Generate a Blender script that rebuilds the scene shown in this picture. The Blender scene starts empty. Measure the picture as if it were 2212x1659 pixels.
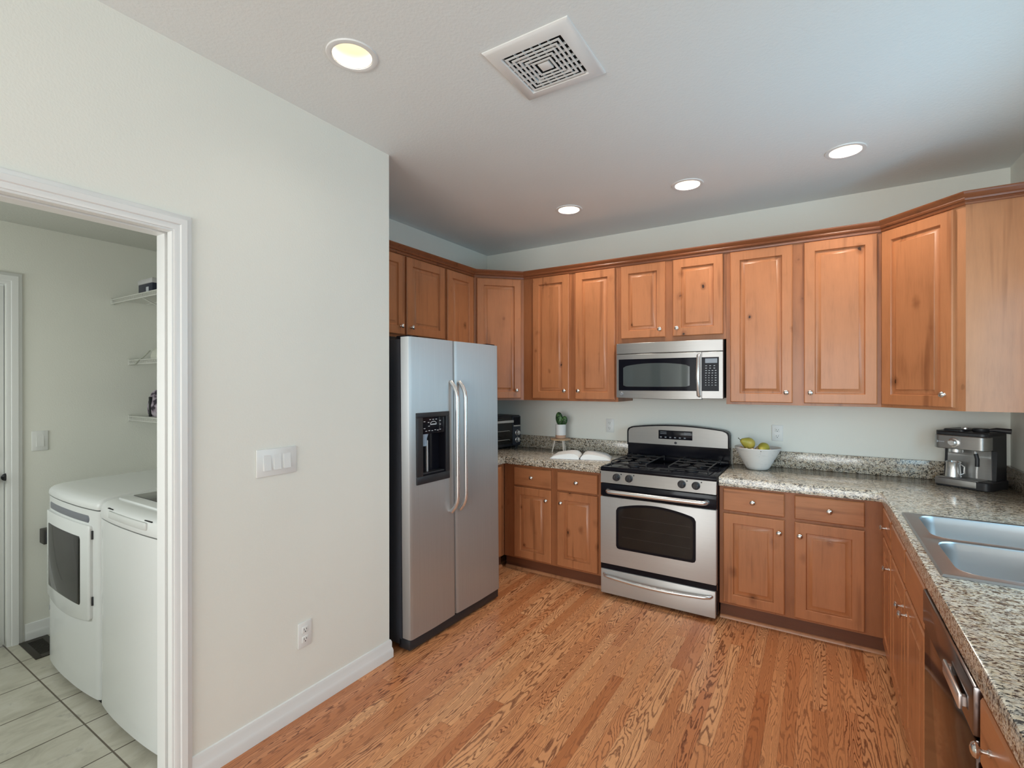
import bpy, bmesh, math, random
from mathutils import Vector, Matrix
from mathutils.geometry import tessellate_polygon
PI = math.pi; R = math.radians
S = bpy.context.scene
COL = S.collection
random.seed(7)

# ------------------------------------------------------------------ camera, world, exposure
cam = bpy.data.cameras.new('camera'); camo = bpy.data.objects.new('camera', cam); COL.objects.link(camo)
cam.sensor_fit = 'HORIZONTAL'; cam.sensor_width = 36.0
cam.lens = 36.0 * 1057.02 / 2212.0
cam.clip_start = 0.05
camo.location = (2.7776, -3.9633, 1.5093)
camo.rotation_euler = (R(90 - 0.04), R(0.03), R(32.136))
S.camera = camo
S.view_settings.view_transform = 'Standard'
S.view_settings.look = 'None'
S.view_settings.gamma = 1.0
S.view_settings.use_curve_mapping = False
S.view_settings.exposure = -0.12
w = bpy.data.worlds.new('sky'); S.world = w; w.use_nodes = True
w.node_tree.nodes['Background'].inputs[0].default_value = (0.9, 0.95, 1.0, 1)
w.node_tree.nodes['Background'].inputs[1].default_value = 1.0

def area_light(name, loc, rot, sx, sy, power, color):
    l = bpy.data.lights.new(name, 'AREA'); l.shape = 'RECTANGLE'; l.size = sx; l.size_y = sy
    l.energy = power; l.color = color
    o = bpy.data.objects.new(name, l); COL.objects.link(o); o.location = loc; o.rotation_euler = rot
    return o
# daylight entering by the window over the sink, the glazed door behind the camera and the far window
area_light('window_daylight', (3.74, -1.62, 1.60), (0, R(98), 0), 1.00, 1.20, 19, (0.36, 0.74, 1.0))
area_light('patio_daylight', (3.74, -5.6, 1.08), (0, R(90), 0), 2.05, 2.3, 4, (0.80, 0.92, 1.0))
area_light('rear_daylight', (2.3, -7.97, 1.35), (R(116), 0, 0), 2.5, 1.9, 128, (0.95, 0.99, 0.99))
area_light('laundry_fill', (-0.35, -4.45, 1.45), (R(72), 0, 0), 1.1, 1.1, 13.5, (0.93, 0.97, 0.92))  # fill lamp added to brighten the laundry walls
CAN_POWER = 8.0

# ------------------------------------------------------------------ mesh builder
class MB:
    def __init__(s): s.bm = bmesh.new()
    def faces(s, vs, fs):
        v = [s.bm.verts.new(p) for p in vs]
        for f in fs:
            try: s.bm.faces.new([v[i] for i in f])
            except ValueError: pass
        return s
    def box(s, x0, x1, y0, y1, z0, z1, bev=0.0, seg=2):
        if x0 > x1: x0, x1 = x1, x0
        if y0 > y1: y0, y1 = y1, y0
        if z0 > z1: z0, z1 = z1, z0
        t = bmesh.new()
        r = bmesh.ops.create_cube(t, size=1.0)
        for v in t.verts:
            v.co = Vector(((x0+x1)/2 + v.co.x*(x1-x0), (y0+y1)/2 + v.co.y*(y1-y0), (z0+z1)/2 + v.co.z*(z1-z0)))
        if bev > 0:
            bev = min(bev, 0.49*min(x1-x0, y1-y0, z1-z0))
            bmesh.ops.bevel(t, geom=list(t.edges), offset=bev, segments=seg, affect='EDGES', profile=0.5)
        return s.add(t)
    def add(s, t, mat=None):
        if mat is not None: bmesh.ops.transform(t, matrix=mat, verts=t.verts)
        m = bpy.data.meshes.new('t'); t.to_mesh(m); t.free(); s.bm.from_mesh(m); bpy.data.meshes.remove(m)
        return s
    def rings(s, rings, cap0=True, cap1=True, closed=True):
        n = len(rings[0]); V = [[s.bm.verts.new(p) for p in r] for r in rings]
        for a, b in zip(V, V[1:]):
            for i in range(n if closed else n-1):
                j = (i+1) % n
                try: s.bm.faces.new((a[i], a[j], b[j], b[i]))
                except ValueError: pass
        if cap0: s.bm.faces.new(V[0][::-1])
        if cap1: s.bm.faces.new(V[-1])
        return s
    def lathe(s, prof, c=(0, 0, 0), axis='Z', n=28, caps=True):
        rs = []
        for r, h in prof:
            ring = []
            for i in range(n):
                a = 2*PI*i/n; u, v = r*math.cos(a), r*math.sin(a)
                p = {'Z': (u, v, h), 'Y': (u, h, v), 'X': (h, u, v)}[axis]
                ring.append((c[0]+p[0], c[1]+p[1], c[2]+p[2]))
            rs.append(ring)
        return s.rings(rs, caps, caps)
    def tube(s, pts, rad, n=10, rads=None, flat=1.0, caps=True):
        pts = [Vector(p) for p in pts]; rs = []; up = None
        for i, p in enumerate(pts):
            d = (pts[min(i+1, len(pts)-1)] - pts[max(i-1, 0)]).normalized()
            if up is None:
                up = Vector((0, 0, 1)) if abs(d.z) < 0.9 else Vector((0, 1, 0))
            sd = d.cross(up).normalized(); up = sd.cross(d).normalized()
            rr = rads[i] if rads else rad
            rs.append([tuple(p + sd*math.cos(2*PI*k/n)*rr + up*math.sin(2*PI*k/n)*rr*flat) for k in range(n)])
        return s.rings(rs, caps, caps)
    def prism(s, poly, z0, z1, bev=0.0):
        t = bmesh.new(); v0 = [t.verts.new((x, y, z0)) for x, y in poly]; v1 = [t.verts.new((x, y, z1)) for x, y in poly]
        n = len(poly); t.faces.new(v0[::-1]); t.faces.new(v1)
        for i in range(n): t.faces.new((v0[i], v0[(i+1) % n], v1[(i+1) % n], v1[i]))
        bmesh.ops.recalc_face_normals(t, faces=t.faces)
        if bev > 0: bmesh.ops.bevel(t, geom=list(t.edges), offset=bev, segments=2, affect='EDGES', profile=0.5)
        return s.add(t)
    def sphere(s, c, r, sc=(1, 1, 1), n=16):
        t = bmesh.new(); bmesh.ops.create_uvsphere(t, u_segments=n, v_segments=max(8, n*2//3), radius=r)
        for v in t.verts: v.co = Vector((c[0]+v.co.x*sc[0], c[1]+v.co.y*sc[1], c[2]+v.co.z*sc[2]))
        return s.add(t)
    def door(s, x0, x1, z0, z1, t=0.02, sw=0.058, panel=True):
        """raised panel front lying on y=0, standing proud towards -y"""
        L = [(0, 0), (0, -t+0.005), (0.005, -t)]
        if panel:
            L += [(sw, -t), (sw+0.002, -t+0.003), (sw+0.005, -t+0.013), (sw+0.010, -t+0.013), (sw+0.031, -t+0.004), (sw+0.033, -t+0.001)]
        else:
            L += [(0.008, -t)]
        rs = [[(x0+i, y, z0+i), (x1-i, y, z0+i), (x1-i, y, z1-i), (x0+i, y, z1-i)] for i, y in L]
        return s.rings(rs)
    def knob(s, x, z, y=-0.02):
        return s.lathe([(0.0075, y), (0.0075, y-0.003), (0.0045, y-0.006), (0.0045, y-0.013), (0.008, y-0.017), (0.0145, y-0.020),
                        (0.0155, y-0.024), (0.013, y-0.028), (0.006, y-0.031)], (x, 0, z), 'Y', 18)

def obj(name, mb, mat, parent=None, smooth=True, loc=None, shift=None):
    bm = mb.bm
    if shift is not None:
        bmesh.ops.translate(bm, vec=Vector(shift)*-1, verts=bm.verts)
    bmesh.ops.recalc_face_normals(bm, faces=bm.faces)
    me = bpy.data.meshes.new(name); bm.to_mesh(me); bm.free()
    if smooth:
        for p in me.polygons: p.use_smooth = True
        try: me.set_sharp_from_angle(angle=R(35))
        except Exception: pass
    if mat is not None: me.materials.append(mat)
    o = bpy.data.objects.new(name, me); COL.objects.link(o)
    if parent is not None: o.parent = parent
    if loc is not None: o.location = loc
    return o
def tag(o, label=None, cat=None, group=None, kind=None):
    if label: o['label'] = label
    if cat: o['category'] = cat
    if group: o['group'] = group
    if kind: o['kind'] = kind
    return o
def thing(name, label, cat, loc=(0, 0, 0), rz=0.0, group=None, rx=0.0):
    o = bpy.data.objects.new(name, None); COL.objects.link(o); o.empty_display_size = 0.05
    o.location = loc; o.rotation_euler = (rx, 0, rz)
    return tag(o, label, cat, group)
def struct(name, mb, mat, label=None, smooth=False):
    o = obj(name, mb, mat, None, smooth); o['kind'] = 'structure'
    if label: o['label'] = label
    return o
def children(o): return [c for c in bpy.data.objects if c.parent == o]
def copy_tree(o, parent=None):
    c = o.copy(); COL.objects.link(c)
    if parent is not None: c.parent = parent
    for ch in children(o): copy_tree(ch, c)
    return c
def offset_poly(pts, d, closed=True):
    """mitred offset; positive d moves to the right of the direction of travel"""
    n = len(pts); out = []
    for i in range(n):
        p = Vector(pts[i])
        a = Vector(pts[i-1]) if (closed or i > 0) else None
        b = Vector(pts[(i+1) % n]) if (closed or i < n-1) else None
        def nr(u, v):
            e = (v-u).normalized(); return Vector((e.y, -e.x))
        if a is None: m = nr(p, b); out.append(tuple(p+m*d)); continue
        if b is None: m = nr(a, p); out.append(tuple(p+m*d)); continue
        n1, n2 = nr(a, p), nr(p, b); m = (n1+n2); m = m/(1+n1.dot(n2))
        out.append(tuple(p+m*d))
    return out
def sweep(path, prof, closed=False):
    """profile (outward, z) swept along a floor-plan path, outward = right hand side of travel"""
    mb = MB(); rings = []
    offs = [offset_poly(path, o, closed) for o, z in prof]
    for i in range(len(path)):
        rings.append([(offs[k][i][0], offs[k][i][1], prof[k][1]) for k in range(len(prof))])
    mb.rings(rings); return mb
def rrect(cx, cy, hx, hy, r, n=6):
    out = []
    for (sx, sy, a0) in ((1, 1, 0), (-1, 1, 90), (-1, -1, 180), (1, -1, 270)):
        for k in range(n+1):
            a = R(a0+90*k/n); out.append((cx+sx*(hx-r)+r*math.cos(a), cy+sy*(hy-r)+r*math.sin(a)))
    return out

# ------------------------------------------------------------------ node materials
class G:
    def __init__(s, name):
        s.m = bpy.data.materials.new(name); s.m.use_nodes = True; s.t = s.m.node_tree; s.b = s.t.nodes['Principled BSDF']
    def n(s, ty, **kw):
        x = s.t.nodes.new(ty)
        for k, v in kw.items(): setattr(x, k, v)
        return x
    def put(s, sock, v):
        if isinstance(v, bpy.types.NodeSocket): s.t.links.new(v, sock)
        else: sock.default_value = v
    def M(s, op, a, b=None, c=None, clamp=False):
        x = s.n('ShaderNodeMath', operation=op, use_clamp=clamp); s.put(x.inputs[0], a)
        if b is not None: s.put(x.inputs[1], b)
        if c is not None: s.put(x.inputs[2], c)
        return x.outputs[0]
    def V(s, op, a, b):
        x = s.n('ShaderNodeVectorMath', operation=op); s.put(x.inputs[0], a); s.put(x.inputs[1], b); return x.outputs[0]
    def scale(s, v, k): return s.V('MULTIPLY', v, k)
    def noise(s, v, sc=1.0, det=3.0, ro=0.5, dist=0.0, color=False):
        x = s.n('ShaderNodeTexNoise'); s.put(x.inputs['Vector'], v); x.inputs['Scale'].default_value = sc
        x.inputs['Detail'].default_value = det; x.inputs['Roughness'].default_value = ro; x.inputs['Distortion'].default_value = dist
        return x.outputs[1 if color else 0]
    def vor(s, v, sc=1.0, feat='F1', rand=1.0):
        x = s.n('ShaderNodeTexVoronoi', feature=feat); s.put(x.inputs['Vector'], v); x.inputs['Scale'].default_value = sc
        x.inputs['Randomness'].default_value = rand; return x
    def white(s, v):
        x = s.n('ShaderNodeTexWhiteNoise', noise_dimensions='3D'); s.put(x.inputs['Vector'], v); return x
    def map(s, v, a, b, c=0.0, d=1.0, smooth=True):
        x = s.n('ShaderNodeMapRange', interpolation_type='SMOOTHSTEP' if smooth else 'LINEAR')
        s.put(x.inputs[0], v); x.inputs[1].default_value = a; x.inputs[2].default_value = b
        x.inputs[3].default_value = c; x.inputs[4].default_value = d; return x.outputs[0]
    def mix(s, f, a, b, mode='MIX'):
        x = s.n('ShaderNodeMix', data_type='RGBA', blend_type=mode)
        s.put(x.inputs[0], f); s.put(x.inputs[6], a); s.put(x.inputs[7], b); return x.outputs[2]
    def ramp(s, f, stops):
        x = s.n('ShaderNodeValToRGB'); s.put(x.inputs[0], f); e = x.color_ramp.elements
        while len(e) > 1: e.remove(e[-1])
        e[0].position = stops[0][0]; e[0].color = stops[0][1]
        for p, c in stops[1:]:
            k = e.new(p); k.color = c
        return x.outputs[0]
    def xyz(s, v):
        x = s.n('ShaderNodeSeparateXYZ'); s.put(x.inputs[0], v); return x.outputs
    def comb(s, x_, y_, z_):
        x = s.n('ShaderNodeCombineXYZ'); s.put(x.inputs[0], x_); s.put(x.inputs[1], y_); s.put(x.inputs[2], z_); return x.outputs[0]
    def coord(s): return s.n('ShaderNodeTexCoord').outputs['Object']
    def pos(s): return s.n('ShaderNodeNewGeometry').outputs['Position']
    def bump(s, h, strength=0.3, dist=0.01):
        x = s.n('ShaderNodeBump'); s.put(x.inputs['Height'], h); x.inputs['Strength'].default_value = strength
        x.inputs['Distance'].default_value = dist; s.t.links.new(x.outputs[0], s.b.inputs['Normal'])
    def set(s, **kw):
        for k, v in kw.items():
            s.put(s.b.inputs[{'col': 'Base Color', 'rough': 'Roughness', 'metal': 'Metallic', 'aniso': 'Anisotropic', 'arot': 'Anisotropic Rotation',
                              'coat': 'Coat Weight', 'crough': 'Coat Roughness', 'spec': 'Specular IOR Level', 'em': 'Emission Color', 'es': 'Emission Strength',
                              'trans': 'Transmission Weight', 'ior': 'IOR', 'sheen': 'Sheen Weight'}[k]], v)
        return s
def srgb(r, g, b):
    f = lambda c: (c/255/12.92) if c/255 <= 0.04045 else ((c/255+0.055)/1.055)**2.4
    return (f(r), f(g), f(b), 1)
def plain(name, c, rough=0.5, metal=0.0, coat=0.0, **kw):
    return G(name).set(col=c, rough=rough, metal=metal, coat=coat, **kw).m

def paint(name, c, sc=160, st=0.25, rough=0.6):
    g = G(name); p = g.pos(); h = g.noise(p, sc, 2, 0.5)
    big = g.noise(p, 1.3, 2)
    g.set(col=g.mix(g.map(big, 0.3, 0.7), c, tuple(x*0.97 for x in c[:3])+(1,)), rough=rough); g.bump(h, st, 0.004); return g.m
M_wall = paint('wall_paint', srgb(238, 239, 231), 130, 0.16)
M_ceil = paint('ceiling_paint', srgb(234, 240, 240), 85, 0.28, 0.75)
M_trim = plain('white_trim_paint', srgb(232, 234, 233), 0.32)
M_lceil = paint('laundry_ceiling_shaded', srgb(205, 206, 198), 90, 0.5, 0.8)  # ceiling white darkened: the dim laundry's shade is put into the colour

def wood(name, base, dark, horiz=False, knots=1.0, rough=0.38, coat=0.22):
    g = G(name); c = g.coord(); oi = g.n('ShaderNodeObjectInfo')
    rnd = g.M('MULTIPLY', oi.outputs['Random'], 37.0)
    c = g.V('ADD', c, g.comb(rnd, g.M('MULTIPLY', rnd, 1.7), g.M('MULTIPLY', rnd, 2.3)))
    k = (0.10, 1, 1) if horiz else (1, 1, 0.10)
    cs = g.scale(c, k)
    fine = g.noise(cs, 120, 3, 0.6)
    mid = g.noise(cs, 16, 4, 0.55, 0.6)
    blotch = g.noise(c, 3.2, 3, 0.55)
    f = g.M('ADD', g.M('MULTIPLY', fine, 0.22), g.M('ADD', g.M('MULTIPLY', mid, 0.40), g.M('MULTIPLY', blotch, 0.38)))
    lite = tuple(min(1, x*1.16) for x in base[:3])+(1,)
    mid_c = tuple(a*0.62+b*0.38 for a, b in zip(base[:3], dark[:3]))+(1,)
    col = g.ramp(f, [(0.30, mid_c), (0.47, base), (0.66, lite)])
    # knots: sparse dark ovals with a halo
    kc = g.scale(c, (1, 1, 0.7) if not horiz else (0.7, 1, 1))
    wob = g.V('ADD', kc, g.scale(g.noise(c, 22, 2, color=True), (0.022, 0.022, 0.022)))
    v = g.vor(wob, 8.0); d = v.outputs['Distance']
    rr = g.xyz(v.outputs['Color'])[0]; on = g.map(rr, 0.50, 0.56)
    size = g.map(g.xyz(v.outputs['Color'])[1], 0, 1, 0.6, 1.5, False)
    dd = g.M('DIVIDE', d, size)
    core = g.M('MULTIPLY', g.map(dd, 0.045, 0.075, 1, 0), on)
    halo = g.M('MULTIPLY', g.map(dd, 0.06, 0.22, 0.55, 0), on)
    kn = g.M('MULTIPLY', core, knots, clamp=True)
    col = g.mix(g.M('MULTIPLY', halo, knots), col, dark)
    col = g.mix(kn, col, srgb(52, 26, 12))
    # thin mineral streaks
    st = g.noise(g.scale(c, (0.5, 9, 9) if horiz else (9, 9, 0.5)), 2.6, 2, 0.4)
    col = g.mix(g.M('MULTIPLY', g.map(st, 0.60, 0.76), 0.5), col, dark)
    g.set(col=col, rough=rough, coat=coat, crough=0.16, spec=0.35); g.bump(fine, 0.04, 0.002); return g.m
WB, WD = srgb(178, 116, 76), srgb(100, 52, 27)
M_wood = wood('knotty_alder_upright_grain', WB, WD)
M_woodh = wood('knotty_alder_level_grain', WB, WD, True, 1.0)
M_plain = wood('maple_side_veneer', srgb(180, 124, 86), srgb(126, 76, 46), False, 0.25)
M_crown = wood('stained_crown_moulding', srgb(132, 78, 48), srgb(70, 38, 22), True, 0.0)
M_frame = wood('face_frame_alder', srgb(158, 100, 64), srgb(98, 54, 30), False, 0.35)
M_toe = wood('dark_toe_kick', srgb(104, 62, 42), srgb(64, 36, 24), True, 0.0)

def floor_mat():
    g = G('oak_strip_floor'); p = g.pos(); X, Y, Z = g.xyz(p)
    PW, PL = 0.0585, 0.92
    ix = g.M('FLOOR', g.M('DIVIDE', X, PW)); fx = g.M('FRACT', g.M('DIVIDE', X, PW))
    r1 = g.white(g.comb(ix, 3.3, 0)).outputs['Value']
    yy = g.M('ADD', g.M('DIVIDE', Y, PL), g.M('MULTIPLY', r1, 7.31))
    iy = g.M('FLOOR', yy); fy = g.M('FRACT', yy)
    wn = g.white(g.comb(ix, iy, 1.7)); r2 = wn.outputs['Value']; rc = g.xyz(wn.outputs['Color'])
    # per-board cathedral grain: contour lines of a stretched noise field
    lx = g.M('ADD', X, g.M('MULTIPLY', rc[0], 40)); ly = g.M('ADD', Y, g.M('MULTIPLY', rc[1], 40))
    q = g.comb(g.M('MULTIPLY', lx, 19), g.M('MULTIPLY', ly, 1.7), g.M('MULTIPLY', r2, 30))
    fld = g.noise(q, 1.0, 1.2, 0.4, 0.25)
    wig = g.noise(g.comb(g.M('MULTIPLY', lx, 60), g.M('MULTIPLY', ly, 22), 0), 1.0, 2, 0.5)
    dens = g.map(rc[2], 0, 1, 12, 32, False)
    ph = g.M('MULTIPLY', g.M('ADD', fld, g.M('MULTIPLY', wig, 0.05)), dens)
    tri = g.M('ABSOLUTE', g.M('SUBTRACT', g.M('FRACT', ph), 0.5))
    line = g.map(tri, 0.03, 0.27, 1, 0)
    pore = g.noise(g.comb(g.M('MULTIPLY', lx, 520), g.M('MULTIPLY', ly, 24), 0), 1.0, 2, 0.6)
    line = g.M('MULTIPLY', line, g.map(pore, 0.30, 0.55, 0.55, 1.0))
    base = g.ramp(r2, [(0.0, srgb(188, 116, 70)), (0.25, srgb(222, 156, 106)), (0.5, srgb(210, 140, 92)), (0.75, srgb(232, 172, 122)), (1.0, srgb(200, 128, 82))])
    base = g.mix(g.map(pore, 0.35, 0.8, 0, 0.30), base, srgb(140, 82, 48))
    col = g.mix(g.M('MULTIPLY', line, g.map(rc[0], 0, 1, 0.50, 0.95, False)), base, srgb(104, 50, 22))
    gap = g.M('MAXIMUM', g.map(g.M('ABSOLUTE', g.M('SUBTRACT', fx, 0.5)), 0.485, 0.5, 0, 1), g.map(g.M('ABSOLUTE', g.M('SUBTRACT', fy, 0.5)), 0.4985, 0.5, 0, 1))
    col = g.mix(g.M('MULTIPLY', gap, 0.65), col, srgb(70, 36, 18))
    g.set(col=col, rough=g.map(line, 0, 1, 0.34, 0.46), coat=0.2, crough=0.2)
    g.bump(g.M('SUBTRACT', 0, g.M('ADD', gap, g.M('MULTIPLY', line, 0.15))), 0.12, 0.002); return g.m
M_floor = floor_mat()

def granite(name, sx=1.0, seams=True):
    g = G(name); p = g.pos(); X, Y, Z = g.xyz(p)
    q = g.scale(p, (sx, 1.0, 1.0))
    q = g.V('ADD', q, g.scale(g.noise(q, 60, 2, color=True), (0.008, 0.008, 0.008)))
    a = g.noise(q, 200, 3, 0.6, 0.2); b = g.noise(g.V('ADD', q, (5, 3, 1)), 52, 3, 0.6, 0.5); c = g.noise(g.V('ADD', q, (9, 1, 4)), 170, 2, 0.5)
    v = g.vor(q, 230).outputs['Color']; vc = g.xyz(v)
    base = g.ramp(b, [(0.32, srgb(158, 134, 108)), (0.45, srgb(204, 188, 162)), (0.58, srgb(222, 214, 198)), (0.72, srgb(168, 152, 132))])
    col = g.mix(g.map(vc[0], 0.55, 0.75, 0, 0.55), base, srgb(150, 148, 146))
    f = g.M('ADD', g.M('MULTIPLY', a, 0.55), g.M('ADD', g.M('MULTIPLY', b, 0.25), g.M('MULTIPLY', vc[1], 0.20)))
    dark = g.map(f, 0.438, 0.478, 1, 0)
    col = g.mix(g.M('MULTIPLY', dark, 0.95), col, srgb(34, 30, 30))
    col = g.mix(g.map(c, 0.62, 0.70, 0, 0.7), col, srgb(236, 230, 218))
    if seams:
        s1 = g.map(g.M('ABSOLUTE', g.M('SUBTRACT', g.M('FRACT', g.M('DIVIDE', g.M('SUBTRACT', X, 2.44), 0.61)), 0.5)), 0.4975, 0.4992, 0, 1)
        col = g.mix(g.M('MULTIPLY', s1, 0.6), col, srgb(60, 52, 46))
    g.set(col=col, rough=0.16, coat=0.25, crough=0.08); return g.m
M_gran = granite('speckled_granite', 0.55)
M_granv = granite('speckled_granite_backsplash', 0.9)

def steel(name, c=(0.60, 0.60, 0.60, 1), rough=0.30, vertical=False, an=0.7, metal=1.0):
    g = G(name); q = g.coord()
    n = g.noise(g.scale(q, (400, 400, 3) if vertical else (3, 3, 400)), 1.0, 2, 0.6)
    g.set(col=g.mix(g.map(n, 0.3, 0.7), c, tuple(x*0.94 for x in c[:3])+(1,)), metal=metal, rough=rough, aniso=an, arot=0.0 if vertical else 0.25)
    t = g.n('ShaderNodeTangent', direction_type='RADIAL', axis='Z'); g.t.links.new(t.outputs[0], g.b.inputs['Tangent'])
    return g.m
M_steelr = steel('range_brushed_stainless', (0.57, 0.56, 0.545, 1), 0.42, False, 0.6, metal=0.5)
M_steelv = steel('brushed_stainless_upright', (0.53, 0.555, 0.565, 1), 0.50, True, 0.85, metal=0.82)
M_steel = steel('brushed_stainless_level', (0.40, 0.40, 0.395, 1), 0.38, False, 0.7, metal=0.85)
M_sink = plain('sink_stainless', (0.42, 0.43, 0.44, 1), 0.33, 1.0)
M_nickel = plain('satin_nickel', (0.74, 0.72, 0.70, 1), 0.20, 1.0)
M_handle = plain('polished_handle_steel', (0.72, 0.72, 0.72, 1), 0.24, 0.85)
M_black = plain('black_enamel', (0.008, 0.008, 0.012, 1), 0.12, spec=0.16)
M_mblack = plain('microwave_black_glass', (0.006, 0.006, 0.010, 1), 0.10, spec=0.06)
M_blackm = plain('black_plastic', (0.02, 0.021, 0.025, 1), 0.42)
M_case = plain('dark_grey_case', (0.035, 0.038, 0.048, 1), 0.40)
M_iron = plain('cast_iron_grate', (0.02, 0.02, 0.022, 1), 0.38)
M_glass = plain('dark_oven_glass', (0.014, 0.013, 0.012, 1), 0.05, spec=0.4)
M_mglass = plain('microwave_window_glass', (0.065, 0.078, 0.078, 1), 0.05, spec=0.35)
M_lcd = plain('grey_display', (0.08, 0.11, 0.15, 1), 0.15)
M_print = plain('pale_print', (0.55, 0.58, 0.62, 1), 0.5)
M_white = plain('white_enamel', srgb(226, 229, 228), 0.22, coat=0.3)
M_plastic = plain('white_plastic_plate', srgb(232, 234, 232), 0.35)
M_slot = plain('dark_slot', (0.02, 0.02, 0.02, 1), 0.6)
M_dkgap = plain('shadow_gap', (0.006, 0.006, 0.006, 1), 0.9)
M_lamp = G('glowing_bulb').set(col=(1, 1, 1, 1), em=(1.0, 0.91, 0.78, 1), es=2.6).m
M_reflector = plain('white_can_reflector', srgb(240, 230, 212), 0.5)
M_wire = plain('white_wire', srgb(214, 215, 208), 0.4)
def tile_mat():
    g = G('laundry_tile'); p = g.pos(); X, Y, Z = g.xyz(p)
    u = g.M('DIVIDE', g.M('ADD', X, 0.285), 0.3035); v = g.M('DIVIDE', g.M('ADD', Y, 3.135), 0.3035)
    e = g.M('MAXIMUM', g.M('ABSOLUTE', g.M('SUBTRACT', g.M('FRACT', u), 0.5)), g.M('ABSOLUTE', g.M('SUBTRACT', g.M('FRACT', v), 0.5)))
    gr = g.map(e, 0.487, 0.492)
    n = g.noise(g.scale(p, (6, 3, 1)), 1.6, 5, 0.65, 1.2); n2 = g.noise(p, 9, 4, 0.6)
    col = g.ramp(n, [(0.3, srgb(176, 172, 156)), (0.5, srgb(196, 192, 176)), (0.7, srgb(206, 203, 190))])
    col = g.mix(g.map(g.M('MULTIPLY', n, n2), 0.32, 0.42, 0, 0.55), col, srgb(140, 136, 124))
    col = g.mix(gr, col, srgb(96, 86, 72)); g.set(col=col, rough=0.35); g.bump(g.M('SUBTRACT', 0, gr), 0.3, 0.003); return g.m
M_tile = tile_mat()

# ------------------------------------------------------------------ room shell
H = 2.7697; W = 3.7211; XP = 0.768; XI = 0.653; YC = -2.0383; ZR = 2.44; XL = -1.17; YN = -2.24; YB = -8.0; DT = 2.078
def wall_y_run(x0, x1, ya, yb, z1, ops):
    """wall standing along y between ya<yb, with openings (y0,y1,z0,z1)"""
    mb = MB(); y = ya
    for (a, b, c, d) in sorted(ops):
        mb.box(x0, x1, y, a, 0, z1)
        if c > 0: mb.box(x0, x1, a, b, 0, c)
        mb.box(x0, x1, a, b, d, z1); y = b
    mb.box(x0, x1, y, yb, 0, z1); return mb
WIN = (-2.22, -1.02, 1.09, 2.12)
PAT = (-6.8, -4.4, 0.03, 2.12)
struct('wall_back', MB().box(-0.12, W+0.12, 0, 0.12, 0, H), M_wall)
struct('wall_left', MB().box(-0.12, 0, YC, 0, 0, H), M_wall)
mb = wall_y_run(XI, XP, YB, YC, H, [(-3.925, -3.094, 0, 2.085)])
struct('wall_partition', mb, M_wall, 'off-white wall between kitchen and laundry with a doorway')
struct('wall_alcove', MB().box(-0.12, XI, YN, YC, 0, H), M_wall)
struct('wall_right', wall_y_run(W, W+0.12, YB, 0, H, [WIN, PAT]), M_wall)
mb = MB().box(XI, 1.0, YB-0.12, YB, 0, H).box(3.6, W+0.12, YB-0.12, YB, 0, H).box(1.0, 3.6, YB-0.12, YB, 0, 0.35).box(1.0, 3.6, YB-0.12, YB, 2.35, H)
struct('wall_rear', mb, M_wall)
mb = wall_y_run(XL-0.12, XL, -4.6, YN, ZR, [(-3.945, -3.131, 0, 2.085)])
struct('wall_laundry_west', mb, M_wall)
struct('wall_laundry_north', MB().box(XL-0.12, -0.12, YN, YN+0.1, 0, ZR), M_wall)
struct('wall_laundry_south', MB().box(XL-0.12, -0.92, -4.6, -4.48, 0, ZR).box(0.22, XI, -4.6, -4.48, 0, ZR).box(-0.92, 0.22, -4.6, -4.48, 0, 0.88).box(-0.92, 0.22, -4.6, -4.48, 2.02, ZR), M_wall)
struct('floor', MB().prism([(-0.12, 0.12), (-0.12, YC-0.1), (0.71, YC-0.1), (0.71, YB-0.12), (W+0.12, YB-0.12), (W+0.12, 0.12)], -0.05, 0), M_floor, 'oak strip floor with strong grain')
struct('floor_laundry', MB().box(XL-0.9, 0.71, -4.6, YN+0.1, -0.05, 0), M_tile, 'beige laundry floor tiles')
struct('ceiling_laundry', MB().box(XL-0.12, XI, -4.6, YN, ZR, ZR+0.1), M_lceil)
CANS = [(1.242, -0.743), (2.070, -0.747), (2.897, -0.758), (1.258, -2.697)]
def ceiling():
    outer = [(-0.12, 0.12), (-0.12, YB-0.12), (W+0.12, YB-0.12), (W+0.12, 0.12)]
    loops = [outer] + [[(cx+0.075*math.cos(2*PI*k/32), cy+0.075*math.sin(2*PI*k/32)) for k in range(32)] for cx, cy in CANS]
    v3 = [[Vector((x, y, 0)) for x, y in l] for l in loops]
    flat = [p for l in v3 for p in l]; tris = tessellate_polygon(v3)
    mb = MB(); bm = mb.bm
    lo = [bm.verts.new((p.x, p.y, H)) for p in flat]
    for t in tris:
        try: bm.faces.new([lo[i] for i in t])
        except ValueError: pass
    # sides of the slab and holes, then a solid lid above
    k = 0
    for l in loops:
        n = len(l); up = [bm.verts.new((x, y, H+0.14)) for x, y in l]
        for i in range(n):
            j = (i+1) % n; bm.faces.new((lo[k+i], lo[k+j], up[j], up[i]))
        k += n
    mb.box(-0.12, W+0.12, YB-0.12, 0.12, H+0.14, H+0.18)
    return mb
struct('ceiling', ceiling(), M_ceil)

# baseboards
BB = [(0, 0), (0.016, 0), (0.016, 0.038), (0.013, 0.050), (0.010, 0.056), (0.010, 0.084), (0.006, 0.096), (0, 0.098)]
struct('baseboard_partition', sweep([(XP, -3.046), (XP, YC), (0.60, YC)], BB), M_trim, smooth=True)
struct('baseboard_partition_rear', sweep([(XP, YB), (XP, -3.99)], BB), M_trim, smooth=True)
struct('baseboard_laundry', sweep([(XL, -3.055), (XL, YN), (XI, YN)], BB), M_trim, smooth=True)

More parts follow.
